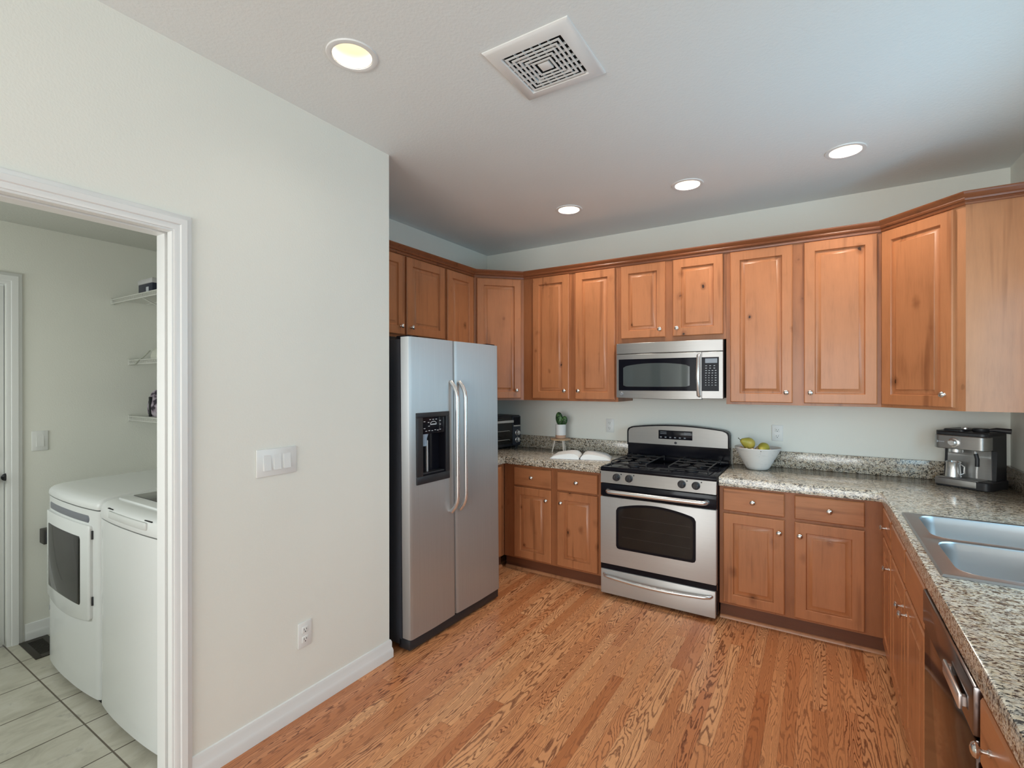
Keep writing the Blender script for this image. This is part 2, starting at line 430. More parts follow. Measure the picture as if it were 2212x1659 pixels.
# casing round the laundry doorway (kitchen side), stepped profile, and the split pocket-door jamb
def casing(name, x, s, ya, yb, zt, wdt=0.066):
    """ya<yb are the opening edges; s = +1 stands proud towards +x"""
    prof = [(0.0, 0.0), (0.0, 0.008), (0.010, 0.012), (0.018, 0.011), (0.021, 0.016), (wdt-0.018, 0.018), (wdt-0.014, 0.014), (wdt-0.003, 0.012), (wdt, 0.010), (wdt, 0.0)]
    mb = MB(); rings = []
    for (y, z, sy, sz) in ((yb, 0, 1, 0), (yb, zt, 1, 1), (ya, zt, -1, 1), (ya, 0, -1, 0)):
        rings.append([(x+s*t, y+sy*o, z+sz*o) for o, t in prof])
    mb.rings(rings); return mb
struct('trim_1', casing('c', XP, 1, -3.916, -3.103, 2.077, 0.058), M_trim, 'white stepped casing round the laundry doorway', smooth=True)
mb = MB()
for (a, b) in ((XI, XI+0.062), (XP-0.030, XP+0.003)):
    for (p, q) in ((-3.110, -3.094), (-3.925, -3.909)):
        mb.box(a, b, p, q, 0, 2.0695, 0.002)
    mb.box(a, b, -3.925, -3.094, 2.069, 2.085, 0.002)
struct('trim_2', mb, M_trim, 'white split jamb of the laundry pocket doorway')
mb = MB().box(XI+0.060, XP-0.028, -3.101, -3.094, 0, 2.08).box(XI+0.060, XP-0.028, -3.92, -3.10, 2.078, 2.085)
struct('trim_3', mb, plain('grey_slot_lining', srgb(176, 178, 174), 0.8), 'grey slot between the two jamb halves')
# door on the laundry west wall
struct('trim_4', casing('c', XL, 1, -3.945, -3.131, 2.083), M_trim, 'white casing of the door inside the laundry', smooth=True)
d = thing('door_1', None, None, (XL-0.02, -3.137, 0)); d['kind'] = 'structure'; d['label'] = 'white panelled door inside the laundry room'
slab = MB()
rs = MB()
slab.box(-0.035, 0, -0.80, 0, 0.012, 2.075, 0.002)
for (z0, z1) in ((0.25, 0.95), (1.12, 1.90)):
    for (a, b) in ((-0.70, -0.44), (-0.36, -0.10)):
        slab.box(-0.001, 0.006, a, b, z0, z1, 0.004)
obj('slab', slab, M_trim, d)
kb = MB().lathe([(0.026, 0.0), (0.028, 0.006), (0.012, 0.010), (0.011, 0.032), (0.026, 0.040), (0.029, 0.052), (0.018, 0.062)], (0, -0.055, 0.975), 'X')
obj('door_knob', kb, M_blackm, d)
kb = MB().lathe([(0.027, 0.0), (0.028, 0.008), (0.022, 0.014), (0.006, 0.016)], (0, -0.055, 1.115), 'X')
obj('deadbolt', kb, M_blackm, d)
obj('strike_plate', MB().lathe([(0.020, 0.0), (0.022, 0.004), (0.012, 0.014)], (0.012, 0.007, 0.975), 'X', 16), M_blackm, d)
obj('door_stop', MB().tube([(0, -0.045, 0.055), (0.035, -0.045, 0.055)], 0.012).lathe([(0.014, 0.03), (0.016, 0.036), (0.010, 0.05)], (0, -0.045, 0.055), 'X', 14), M_blackm, d)
# windows (outside the frame: they light the room; the laundry one is added)
def window(name, x, ya, yb, z0, z1, ax='x'):
    mb = MB(); f = 0.05
    cs = ((ya, yb, z0, z0+f), (ya, yb, z1-f, z1), (ya, ya+f, z0+f, z1-f), (yb-f, yb, z0+f, z1-f), ((ya+yb)/2-0.03, (ya+yb)/2+0.03, z0+f, z1-f))
    for a, b, c, d_ in cs:
        if ax == 'x': mb.box(x, x+0.05, a, b, c, d_)
        else: mb.box(a, b, x-0.05, x, c, d_)
    struct(name, mb, M_trim)
window('window_1', W+0.06, *WIN)
window('window_2', W+0.06, *PAT)
window('added_laundry_window', -4.53, -0.92, 0.22, 0.88, 2.02, 'y')  # unseen opening added to go with the laundry fill lamp
window('window_3', YB-0.06, 1.0, 3.6, 0.35, 2.35, 'y')

# ------------------------------------------------------------------ cabinets
YF = -0.583; YU = -0.350; ZT = 2.409; ZU = 1.369
def cabinet(name, label, cat, loc, rz, x0, x1, z0, z1, depth, doors=(), drawers=(), toe=None, body_poly=None, body_mat=None, shoe=True, hollow=False):
    t = thing(name, label, cat, loc, rz)
    mb = MB()
    if body_poly is not None:
        ca, sa = math.cos(-rz), math.sin(-rz)
        pl = [((x-loc[0])*ca-(y-loc[1])*sa, (x-loc[0])*sa+(y-loc[1])*ca) for x, y in body_poly]
        mb.prism(pl, z0, z1)
    elif hollow: mb.box(x0, x1, 0, depth, z0, 0.66).box(x0, x1, 0, 0.018, 0.66, z1).box(x0, x0+0.016, 0.018, depth, 0.66, z1).box(x1-0.016, x1, 0.018, depth, 0.66, z1)
    else: mb.box(x0, x1, 0, depth, z0, z1)
    obj('cabinet_body', mb, body_mat or M_frame, t)
    for (a, b, c, d_, kx, kz) in doors:
        do = obj('door', MB().door(a, b, c, d_), M_wood, t)
        if kx is not None: obj('knob', MB().knob(kx, kz), M_nickel, do)
    for (a, b, c, d_, kx, kz) in drawers:
        do = obj('drawer_front' if kx is not None else 'false_front', MB().door(a, b, c, d_, panel=False), M_woodh, t)
        if kx is not None: obj('knob', MB().knob(kx, kz), M_nickel, do)
    if toe:
        a, b = toe
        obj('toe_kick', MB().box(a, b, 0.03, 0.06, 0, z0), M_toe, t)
        if shoe:
            q = [(a, 0.03, 0), (a, 0.014, 0), (a, 0.016, 0.010), (a, 0.022, 0.017), (a, 0.03, 0.019)]
            obj('shoe_moulding', MB().rings([q, [(b, y, z) for _, y, z in q]]), M_plain, t)
    return t
L90, R90 = R(90), R(-90)
# left wall, over the fridge and beside it (local x runs along +y)
cabinet('wall_cabinet', 'short alder cabinet above the refrigerator with two small doors', 'cabinet', (0.3245, -2.03, 0), L90, 0, 0.985, 1.83, ZT, 0.3215,
        doors=[(0.135, 0.546, 1.849, 2.396, 0.505, 1.905), (0.566, 0.976, 1.849, 2.396, 0.608, 1.905)])
cabinet('wall_cabinet', 'narrow alder wall cabinet between the refrigerator cabinet and the left corner cabinet', 'cabinet', (0.3245, -1.043, 0), L90, 0, 0.3835, ZU, ZT, 0.3215,
        doors=[(0.021, 0.358, 1.385, 2.396, 0.322, 1.45)])
dl = math.hypot(0.628-0.3245, -0.35+0.6575)
cabinet('corner_wall_cabinet', 'diagonal alder corner cabinet above the toaster oven', 'cabinet', (0.3245, -0.6575, 0), math.atan2(0.3075, 0.3035), 0, dl, ZU, ZT, 0.3,
        doors=[(0.022, dl-0.028, 1.385, 2.396, dl-0.072, 1.452)], body_poly=[(0.3245, -0.6575), (0.628, -0.35), (0.628, -0.003), (0.003, -0.003), (0.003, -0.6575)])
cabinet('wall_cabinet', 'tall two-door alder wall cabinet left of the microwave, above the cactus', 'cabinet', (0, YU, 0), 0, 0.629, 1.470, ZU, ZT, 0.347,
        doors=[(0.724, 1.061, 1.385, 2.396, 1.027, 1.452), (1.117, 1.449, 1.385, 2.396, 1.150, 1.452)])
cabinet('wall_cabinet', 'short two-door alder cabinet directly above the microwave', 'cabinet', (0, YU, 0), 0, 1.471, 2.238, 1.815, ZT, 0.347,
        doors=[(1.497, 1.829, 1.849, 2.396, 1.795, 1.905), (1.884, 2.219, 1.849, 2.396, 1.916, 1.905)])
cabinet('wall_cabinet', 'tall two-door alder wall cabinet right of the microwave, above the fruit bowl', 'cabinet', (0, YU, 0), 0, 2.239, 3.088, ZU, ZT, 0.347,
        doors=[(2.266, 2.632, 1.385, 2.396, 2.598, 1.452), (2.695, 3.068, 1.385, 2.396, 2.730, 1.452)])
dr = math.hypot(0.31, 0.327)
cabinet('corner_wall_cabinet', 'diagonal alder corner cabinet above the coffee machine', 'cabinet', (3.089, -0.35, 0), math.atan2(-0.327, 0.31), 0, dr, ZU, ZT, 0.3,
        doors=[(0.014, dr-0.048, 1.385, 2.396, dr-0.085, 1.452)], body_poly=[(3.089, -0.35), (3.399, -0.677), (3.7185, -0.677), (3.7185, -0.003), (3.089, -0.003)], body_mat=M_plain)
CR = [(0.0, 2.404), (0.010, 2.404), (0.012, 2.413), (0.008, 2.416), (0.008, 2.421), (0.016, 2.424), (0.020, 2.432), (0.018, 2.438), (0.026, 2.446), (0.032, 2.456), (0.034, 2.459), (0.034, 2.465), (0.0, 2.465)]
cm = obj('crown_moulding', sweep([(0.3245, -2.034), (0.3245, -0.6575), (0.628, -0.35), (3.089, -0.35), (3.399, -0.677), (3.7185, -0.677)], CR), M_crown)
tag(cm, 'dark-stained crown moulding running along the top of all wall cabinets', 'moulding')
# base cabinets
cabinet('base_cabinet', 'alder base cabinet left of the range with two drawers and two doors', 'cabinet', (0, YF, 0), 0, 0.580, 1.447, 0.100, 0.858, 0.575,
        doors=[(0.684, 1.018, 0.115, 0.681, 0.982, 0.60), (1.073, 1.403, 0.115, 0.681, 1.110, 0.60)],
        drawers=[(0.684, 1.018, 0.694, 0.836, 0.851, 0.765), (1.073, 1.403, 0.694, 0.836, 1.238, 0.765)], toe=(0.58, 1.447))
cabinet('corner_base_cabinet', 'blind corner base cabinet hidden beside the refrigerator', 'cabinet', (0.578, -0.998, 0), L90, 0, 0.412, 0.100, 0.858, 0.57,
        doors=[(0.02, 0.345, 0.115, 0.836, 0.06, 0.60)], toe=(0, 0.41))
cabinet('base_cabinet', 'alder base cabinet right of the range with two drawers above two doors', 'cabinet', (0, YF, 0), 0, 2.233, 3.083, 0.100, 0.858, 0.575,
        doors=[(2.257, 2.600, 0.115, 0.685, 2.572, 0.607), (2.652, 2.993, 0.115, 0.685, 2.680, 0.607)],
        drawers=[(2.257, 2.600, 0.703, 0.843, 2.428, 0.772), (2.652, 2.993, 0.703, 0.843, 2.826, 0.772)], toe=(2.233, 3.12))
XFR = 3.086
def pen(name, label, y0, y1, doors, drawers, hollow=False):
    """sink run: local x counts from y0 towards the camera"""
    return cabinet(name, label, 'cabinet', (XFR, y0, 0), R90, 0, y0-y1, 0.100, 0.858, 0.60, doors=doors, drawers=drawers, toe=(0, y0-y1), hollow=hollow)
pen('base_cabinet', 'narrow alder base cabinet between the inner corner and the sink cabinet', -0.586, -1.020,
    [(0.095, 0.415, 0.115, 0.685, 0.375, 0.60)], [(0.095, 0.415, 0.703, 0.843, 0.265, 0.772)])
pen('sink_cabinet', 'alder cabinet under the sink with a pair of doors below plain false fronts', -1.022, -1.916,
    [(0.02, 0.440, 0.115, 0.685, 0.405, 0.60), (0.462, 0.875, 0.115, 0.685, 0.500, 0.60)], [(0.02, 0.440, 0.703, 0.843, None, None), (0.462, 0.875, 0.703, 0.843, None, None)], hollow=True)
pen('base_cabinet', 'alder base cabinet nearest the camera past the dishwasher', -2.534, -3.20,
    [(0.02, 0.645, 0.115, 0.685, 0.06, 0.60)], [(0.02, 0.645, 0.703, 0.843, 0.10, 0.772)])

# ------------------------------------------------------------------ countertops
def slab_top(poly, z0, z1, hole=None, ch=0.007):
    mb = MB(); bm = mb.bm
    area = sum(poly[i-1][0]*poly[i][1]-poly[i][0]*poly[i-1][1] for i in range(len(poly)))
    P = poly if area > 0 else poly[::-1]                # counter-clockwise: right hand side = outside
    top = offset_poly(P, -ch)
    loops = [top]
    if hole: loops.append(hole)
    for z, ls in ((z1, loops), (z0, [P]+([hole] if hole else []))):
        v3 = [[Vector((x, y, 0)) for x, y in l] for l in ls]
        flat = [p for l in v3 for p in l]; vs = [bm.verts.new((p.x, p.y, z)) for p in flat]
        for t in tessellate_polygon(v3):
            try: bm.faces.new([vs[i] for i in t])
            except ValueError: pass
    def ring(pts, z): return [(x, y, z) for x, y in pts]
    mb.rings([ring(P, z0), ring(P, z1-ch), ring(offset_poly(P, -ch*0.3), z1-ch*0.3), ring(top, z1)], False, False)
    if hole: mb.rings([ring(hole, z0), ring(hole, z1)], False, False)
    bmesh.ops.remove_doubles(bm, verts=bm.verts, dist=1e-5)
    return mb
ZC = 0.917; ZC0 = 0.859
t = thing('countertop', 'speckled granite countertop left of the range with the open book on it', 'countertop', (0, 0, ZC0))
obj('slab', slab_top([(0.001, -0.001), (0.001, -0.998), (0.603, -0.998), (0.603, -0.612), (1.447, -0.612), (1.447, -0.001)], ZC0, ZC), M_gran, t, shift=(0, 0, ZC0))
obj('backsplash', MB().box(0.022, 1.447, -0.022, -0.001, ZC, 1.030, 0.003).box(0.001, 0.022, -0.998, -0.001, ZC, 1.030, 0.003), M_granv, t, shift=(0, 0, ZC0))
SX0, SX1, SY0, SY1 = 3.100, 3.655, -1.985, -1.130       # sink rim
hole = [(SX0+0.015, SY0+0.015), (SX1-0.015, SY0+0.015), (SX1-0.015, SY1-0.015), (SX0+0.015, SY1-0.015)]
t = thing('countertop', 'large granite countertop right of the range turning the corner past the sink', 'countertop', (2.233, 0, ZC0))
obj('slab', slab_top([(2.233, -0.001), (2.233, -0.612), (3.066, -0.612), (3.066, -3.22), (W-0.001, -3.22), (W-0.001, -0.001)], ZC0, ZC, hole), M_gran, t, shift=(2.233, 0, ZC0))
obj('backsplash', MB().box(2.233, W-0.001, -0.022, -0.001, ZC, 1.030, 0.003).box(W-0.022, W-0.001, -3.22, -0.022, ZC, 1.030, 0.003), M_granv, t, shift=(2.233, 0, ZC0))

# sink
t = thing('kitchen_sink', 'double-bowl stainless steel drop-in sink set in the granite', 'sink', (SX0, SY1, ZC))
def R3(pts, z): return [(x, y, z) for x, y in pts]
bx0, bx1 = 3.146, 3.565
bowls = [(-1.532, -1.165), (-1.948, -1.578)]
mb = MB(); cells = [(-1.555, SY1), (SY0, -1.555)]
for (b0, b1), (c0, c1) in zip(bowls, cells):
    cx, cy, hx, hy = (bx0+bx1)/2, (b0+b1)/2, (bx1-bx0)/2, (b1-b0)/2
    ox, oy = (SX0+SX1)/2, (c0+c1)/2
    out = rrect(ox, oy, (SX1-SX0)/2, (c1-c0)/2, 0.0005)
    mb.rings([R3(out, ZC+0.007), R3(rrect(cx, cy, hx+0.007, hy+0.007, 0.065), ZC+0.007), R3(rrect(cx, cy, hx+0.003, hy+0.003, 0.061), ZC+0.0085), R3(rrect(cx, cy, hx, hy, 0.058), ZC+0.004)], False, False)
ob = rrect((SX0+SX1)/2, (SY0+SY1)/2, (SX1-SX0)/2, (SY1-SY0)/2, 0.0005)
mb.rings([R3(offset_poly(ob, 0), ZC+0.007), R3(rrect((SX0+SX1)/2, (SY0+SY1)/2, (SX1-SX0)/2+0.006, (SY1-SY0)/2+0.006, 0.006), ZC+0.0005)], False, False)
obj('rim', mb, M_sink, t, shift=(SX0, SY1, ZC))
for (b0, b1) in bowls:
    cx, cy, hx, hy = (bx0+bx1)/2, (b0+b1)/2, (bx1-bx0)/2, (b1-b0)/2
    mb = MB().rings([R3(rrect(cx, cy, hx, hy, 0.058), ZC+0.004), R3(rrect(cx, cy, hx-0.006, hy-0.006, 0.055), ZC-0.02), R3(rrect(cx, cy, hx-0.014, hy-0.014, 0.055), ZC-0.150),
                     R3(rrect(cx, cy, hx-0.030, hy-0.030, 0.050), ZC-0.176), R3(rrect(cx, cy, hx-0.060, hy-0.060, 0.040), ZC-0.185)], False, True)
    bo = obj('bowl', mb, M_sink, t, shift=(SX0, SY1, ZC))
    obj('drain', MB().lathe([(0.042, ZC-0.1845), (0.040, ZC-0.181), (0.030, ZC-0.183), (0.028, ZC-0.1835)], (cx, cy, 0)), M_handle, bo, shift=(SX0, SY1, ZC))

# ------------------------------------------------------------------ dishwasher
t = thing('dishwasher', 'dark glossy dishwasher under the granite beside the sink cabinet', 'dishwasher', (XFR, -1.919, 0), R90)
obj('door_panel', MB().box(0.003, 0.610, -0.022, 0.0, 0.115, 0.735, 0.004), plain('dark_stainless_gloss', (0.10, 0.085, 0.08, 1), 0.12, 1.0), t)
obj('control_strip', MB().box(0.003, 0.610, -0.026, 0.0, 0.740, 0.850, 0.006), plain('smoked_steel', (0.22, 0.20, 0.20, 1), 0.22, 1.0), t)
obj('tub', MB().box(0.003, 0.610, 0.0, 0.58, 0.10, 0.70).box(0.003, 0.610, 0.0, 0.012, 0.70, 0.855), M_blackm, t)
obj('handle', MB().box(0.385, 0.555, -0.040, -0.032, 0.765, 0.800, 0.003).box(0.39, 0.405, -0.034, -0.02, 0.772, 0.793).box(0.535, 0.55, -0.034, -0.02, 0.772, 0.793), M_handle, t)
obj('toe_kick', MB().box(0.003, 0.610, 0.03, 0.06, 0, 0.10), M_blackm, t)

# ------------------------------------------------------------------ refrigerator (stands slightly askew, leaning back a touch)
FZ0, FZ1 = 0.075, 1.775
t = thing('refrigerator', 'side-by-side stainless steel refrigerator with dispenser and black sides', 'refrigerator', (0.852, -1.957, 0), R(88.3), rx=R(-0.55))
obj('cabinet_shell', MB().box(0.004, 0.856, 0.075, 0.74, 0.03, 1.765, 0.004), M_case, t)
def fdoor(x0, x1):
    c = [(x0, 0.064), (x0, 0.016), (x0+0.004, 0.006), (x0+0.012, 0.0015), (x0+0.024, 0.0), ((x0+x1)/2, -0.004), (x1-0.024, 0.0), (x1-0.012, 0.0015), (x1-0.004, 0.006), (x1, 0.016), (x1, 0.064)]
    return c
DXA, DXB, DZA, DZB = 0.050, 0.328, 0.933, 1.342
def fdoor_left(x0, x1):
    mb = MB(); c = fdoor(x0, x1)
    mb.rings([[(x, y, FZ0) for x, y in c], [(x, y, DZA+0.02) for x, y in c]])
    mb.rings([[(x, y, DZB-0.02) for x, y in c], [(x, y, FZ1) for x, y in c]])
    l = [p for p in c if p[0] < DXA+0.001]; l += [(DXA+0.02, -0.001), (DXA+0.02, 0.064)]
    r = [(DXB-0.02, 0.064), (DXB-0.02, -0.001)]+[p for p in c if p[0] > DXB]
    for q in (l, r): mb.rings([[(x, y, DZA+0.02) for x, y in q], [(x, y, DZB-0.02) for x, y in q]])
    mb.box(DXA+0.02, DXB-0.02, 0.062, 0.068, DZA+0.02, DZB-0.02)
    return mb
fl = obj('freezer_door', fdoor_left(0.0, 0.386), M_steelv, t)
fr = obj('fridge_door', MB().rings([[(x, y, FZ0) for x, y in fdoor(0.393, 0.860)], [(x, y, FZ1) for x, y in fdoor(0.393, 0.860)]]), M_steelv, t)
for (hx, dd) in ((0.345, fl), (0.424, fr)):
    pts = []
    for k in range(25):
        u = k/24; z = 0.722+u*(1.522-0.722)
        e = min(u, 1-u)/0.13; yv = -0.008-0.050*(1-(1-min(1, e))**2.2)
        pts.append((hx, yv, z))
    obj('handle', MB().tube(pts, 0.0125, 12), M_handle, dd)
# dispenser
mb = MB()
def frame(mb, x0, x1, z0, z1, b, y0, y1):
    for (a, c, e, f) in ((x0, x1, z0, z0+b[0]), (x0, x1, z1-b[1], z1), (x0, x0+b[2], z0+b[0], z1-b[1]), (x1-b[3], x1, z0+b[0], z1-b[1])): mb.box(a, c, y0, y1, e, f, 0.002)
frame(mb, DXA, DXB, DZA, DZB, (0.045, 0.028, 0.048, 0.030), -0.010, 0.004)
dsp = obj('dispenser_bezel', mb, M_blackm, fl)
obj('dispenser_cavity', MB().box(DXA+0.022, DXB-0.022, 0.048, 0.061, DZA+0.022, DZB-0.022).box(DXA+0.021, DXA+0.05, 0.0, 0.05, DZA+0.022, DZB-0.022).box(DXB-0.032, DXB-0.021, 0.0, 0.05, DZA+0.022, DZB-0.022)
    .box(DXA+0.05, DXB-0.032, 0.004, 0.05, DZA+0.022, DZA+0.052), M_black, dsp)
obj('control_panel', MB().box(DXA+0.048, DXB-0.032, -0.004, 0.05, DZB-0.125, DZB-0.030, 0.003), M_black, dsp)
mb = MB()
for (u, v_) in ((0.02, .80), (0.02, .30), (.30, .92), (.45, .92), (.60, .92), (.22, .72), (.80, .80), (.24, .45), (.80, .52), (.25, .12), (.40, .10), (.55, .14), (.68, .10), (.80, .14), (.10, .10)):
    x = DXA+0.056+u*0.17; z = DZB-0.118+v_*0.08; obj('panel_icon', MB().box(x, x+0.012, -0.0062, -0.003, z, z+0.0035), M_print, dsp)
obj('arc_display', MB().box(DXA+0.115, DXA+0.165, -0.0062, -0.003, DZB-0.074, DZB-0.068).tube([(DXA+0.115+0.025*(1-math.cos(PI*k/10)), -0.005, DZB-0.068+0.014*math.sin(PI*k/10)) for k in range(11)], 0.0018, 6), M_print, dsp)
obj('ice_chute', MB().lathe([(0.020, DZB-0.195), (0.022, DZB-0.15), (0.030, DZB-0.125)], (DXA+0.085, 0.024, 0)), plain('smoky_clear_plastic', (0.30, 0.42, 0.55, 1), 0.08, coat=1.0), dsp)
obj('dispenser_lever', MB().box(DXA+0.110, DXA+0.118, 0.018, 0.03, DZA+0.06, DZB-0.165, 0.002), plain('clear_grey_lever', (0.62, 0.64, 0.66, 1), 0.15), dsp)
obj('drip_tray', MB().box(DXA+0.055, DXB-0.037, 0.0, 0.046, DZA+0.050, DZA+0.060, 0.002), M_blackm, dsp)
obj('base_grille', MB().box(0.004, 0.856, 0.012, 0.10, 0.012, 0.070, 0.006), M_blackm, t)
obj('top_hinge', MB().box(0.760, 0.85, 0.02, 0.11, 1.768, 1.785, 0.004), M_black, t)
obj('top_hinge', MB().box(0.01, 0.10, 0.02, 0.11, 1.768, 1.785, 0.004), M_black, t)

# ------------------------------------------------------------------ gas range
RX0, RX1, RF = 1.452, 2.228, -0.655
t = thing('gas_range', 'stainless steel gas range with black cooktop and arched oven window', 'range', (RX0, RF, 0))
RW = RX1-RX0
obj('side_body', MB().box(0.0, RW, 0.03, 0.635, 0.03, 0.895, 0.003), M_black, t)
obj('kick_base', MB().box(0.02, RW-0.02, 0.05, 0.6, 0.0, 0.04), M_blackm, t)
# cooktop
mb = MB().box(-0.002, RW+0.002, -0.008, 0.635, 0.888, 0.912, 0.006)
for (a, b, c, d_) in ((0, RW, -0.006, 0.02), (0, RW, 0.56, 0.60), (0, 0.025, 0.0, 0.60), (RW-0.025, RW, 0.0, 0.60)): mb.box(a, b, c, d_, 0.908, 0.919, 0.005)
ct = obj('cooktop', mb, M_black, t)
# control panel (sloping)
def slope_box(x0, x1, z0, z1, yb, yt, th):
    return [[(x0, yb, z0), (x0, yt, z1), (x0, yt+th, z1), (x0, yb+th, z0)], [(x1, yb, z0), (x1, yt, z1), (x1, yt+th, z1), (x1, yb+th, z0)]]
cp = obj('control_panel', MB().rings(slope_box(0.002, RW-0.002, 0.806, 0.888, -0.010, -0.004, 0.05)), M_steel, t)
for kx in (0.119, 0.209, 0.563, 0.652):
    mb = MB().lathe([(0.0255, -0.008), (0.0255, -0.016), (0.021, -0.020), (0.020, -0.034), (0.016, -0.037)], (kx, 0, 0.851), 'Y', 24).box(kx-0.004, kx+0.004, -0.043, -0.03, 0.833, 0.869, 0.002)
    kb = obj('burner_knob', mb, M_blackm, t)
    obj('knob_mark', MB().box(kx+0.030, kx+0.036, -0.0115, -0.006, 0.872, 0.878), M_slot, kb)
# oven door
od = obj('oven_door', MB().box(0.0, RW, -0.012, 0.03, 0.232, 0.708, 0.006), M_steelr, t)
obj('door_top_vent', MB().box(0.0, RW, -0.004, 0.03, 0.712, 0.800, 0.003), M_black, t)
def arch(x0, x1, z0, zs, zc, r=0.02, n=22):
    """outline: flat bottom, straight sides up to zs, arched to zc in the middle"""
    p = [(x0+r, z0), (x1-r, z0), (x1-r*0.3, z0+r*0.3), (x1, z0+r), (x1, zs-r)]
    for k in range(n+1):
        u = k/n; p.append((x1-(x1-x0)*u if 0 < u < 1 else (x1-r*0.5 if u == 0 else x0+r*0.5), zs+(zc-zs)*math.sin(PI*u)**0.85 if 0 < u < 1 else zs))
    p += [(x0, zs-r), (x0, z0+r), (x0+r*0.3, z0+r*0.3)]
    return p
wo = arch(0.118, 0.652, 0.352, 0.640, 0.684); wi = arch(0.136, 0.634, 0.370, 0.628, 0.668)
obj('window_surround', MB().rings([[(x, -0.010, z) for x, z in wo], [(x, -0.0145, z) for x, z in wo]]), M_black, od)
obj('oven_window', MB().rings([[(x, -0.013, z) for x, z in wi], [(x, -0.016, z) for x, z in wi]]), M_glass, od)
mb = MB()
for z in (0.44, 0.51, 0.58):
    mb.box(0.16, 0.62, -0.0164, -0.0155, z, z+0.0012)
obj('oven_rack_lines', mb, plain('dim_rack_wire', (0.035, 0.032, 0.028, 1), 0.5), od)
hp = [(0.055, 0.0, 0.752), (0.062, -0.030, 0.752), (0.075, -0.043, 0.752)]+[(0.10+k*(RW-0.20)/12, -0.046-0.006*math.sin(PI*k/12), 0.752) for k in range(13)]+[(RW-0.075, -0.043, 0.752), (RW-0.062, -0.030, 0.752), (RW-0.055, 0.0, 0.752)]
obj('oven_handle', MB().tube(hp, 0.0155, 12), M_handle, od)
sd = obj('storage_drawer', MB().box(0.003, RW-0.006, -0.010, 0.03, 0.022, 0.193, 0.005), M_steelr, t)
obj('drawer_gap', MB().box(0.0, RW, 0.0, 0.03, 0.193, 0.234), M_black, t)
hp = [(0.030, -0.006, 0.158), (0.040, -0.024, 0.155)]+[(0.07+k*(RW-0.14)/14, -0.034-0.018*math.sin(PI*k/14), 0.152-0.010*math.sin(PI*k/14)) for k in range(15)]+[(RW-0.040, -0.024, 0.155), (RW-0.030, -0.006, 0.158)]
obj('drawer_handle', MB().tube(hp, 0.0130, 12), M_handle, sd)
# backguard
yb = 0.655-0.085
def gprof(x0, x1, z0, zs, zc, n=20, r=0.028):
    p = [(x0, z0), (x1, z0), (x1, zs-r)]
    for k in range(n+1):
        u = k/n
        if k == 0: p += [(x1-0.004, zs-0.014), (x1-0.014, zs-0.003)]
        elif k == n: p += [(x0+0.014, zs-0.003), (x0+0.004, zs-0.014)]
        else: p.append((x1-(x1-x0)*u, zs+(zc-zs)*math.sin(PI*u)**0.8))
    p.append((x0, zs-r)); return p
bo = gprof(0.004, RW-0.004, 0.905, 1.157, 1.190)
bg = obj('backguard', MB().rings([[(x, 0.575, z) for x, z in bo], [(x, 0.633, z) for x, z in bo]]).rings([[(x, 0.555, z) for x, z in gprof(0.004, RW-0.004, 1.018, 1.157, 1.190)], [(x, 0.600, z) for x, z in gprof(0.004, RW-0.004, 1.018, 1.157, 1.190)]])
    .box(0.004, RW-0.004, 0.54, 0.60, 0.905, 0.945, 0.01), M_black, t)
bs = gprof(0.016, RW-0.016, 1.034, 1.150, 1.180)
obj('backguard_panel', MB().rings([[(x, 0.556, z) for x, z in bs], [(x, 0.551, z) for x, z in bs]]), M_steel, bg)
dz = 0.0
obj('oven_display', MB().box(0.258, 0.512, 0.5475, 0.552, 1.078, 1.146, 0.002), M_black, bg)
M_dim = plain('dim_print', (0.25, 0.27, 0.30, 1), 0.5)
for (a, b, z, h_) in [(0.270+k*0.036, 0.284+k*0.036, 1.088, 0.009) for k in range(6)]+[(0.272, 0.320, 1.118, 0.004), (0.272, 0.320, 1.130, 0.004), (0.452, 0.500, 1.118, 0.004), (0.452, 0.500, 1.130, 0.004)]:
    obj('display_icon', MB().box(a, b, 0.5468, 0.5476, z, z+h_), M_dim, bg)
def emblem(mb, x, z, y, r):
    mb.lathe([(r, y), (r, y-0.0015), (r*0.86, y-0.003), (r*0.80, y-0.0015), (r*0.4, y-0.0015)], (x, 0, z), 'Y', 20)
    for k in range(3):
        a = 2*PI*k/3; mb.tube([(x+r*0.45*math.cos(a+b_*0.5)*(0.5+0.2*b_), y-0.002, z+r*0.45*math.sin(a+b_*0.5)*(0.5+0.2*b_)) for b_ in (0, 1, 2, 3)], r*0.07, 6)
    return mb
obj('round_emblem', emblem(MB(), 0.388, 1.052, 0.551, 0.0095), M_case, bg)
# burners and grates
def grate(cx, cy, wx, wy):
    mb = MB(); z = 0.952; r = 0.0048
    for sx in (-1, 1): mb.tube([(cx+sx*wx, cy-wy, 0.918), (cx+sx*wx, cy-wy, z-0.004), (cx+sx*wx, cy-wy+0.008, z), (cx+sx*wx, cy+wy-0.008, z), (cx+sx*wx, cy+wy, z-0.004), (cx+sx*wx, cy+wy, 0.918)], r, 8)
    for sy in (-1, 1): mb.tube([(cx-wx, cy+sy*wy, z-0.012), (cx+wx, cy+sy*wy, z-0.012)], r, 8)
    for yo in (-0.5, 0.5):
        for k in range(4):
            a = PI/4+PI/2*k; c, s_ = math.cos(a), math.sin(a); yc = cy+yo*wy
            mb.tube([(cx+c*0.025, yc+s_*0.025, z+0.002), (cx+c*0.10, yc+s_*min(0.10, wy*0.48/abs(s_)), z)], r*0.9, 6)
        mb.tube([(cx-wx, cy+yo*wy, z), (cx-0.03, cy+yo*wy, z)], r, 6); mb.tube([(cx+0.03, cy+yo*wy, z), (cx+wx, cy+yo*wy, z)], r, 6)
    mb.tube([(cx-wx, cy, z), (cx+wx, cy, z)], r, 6)
    return mb
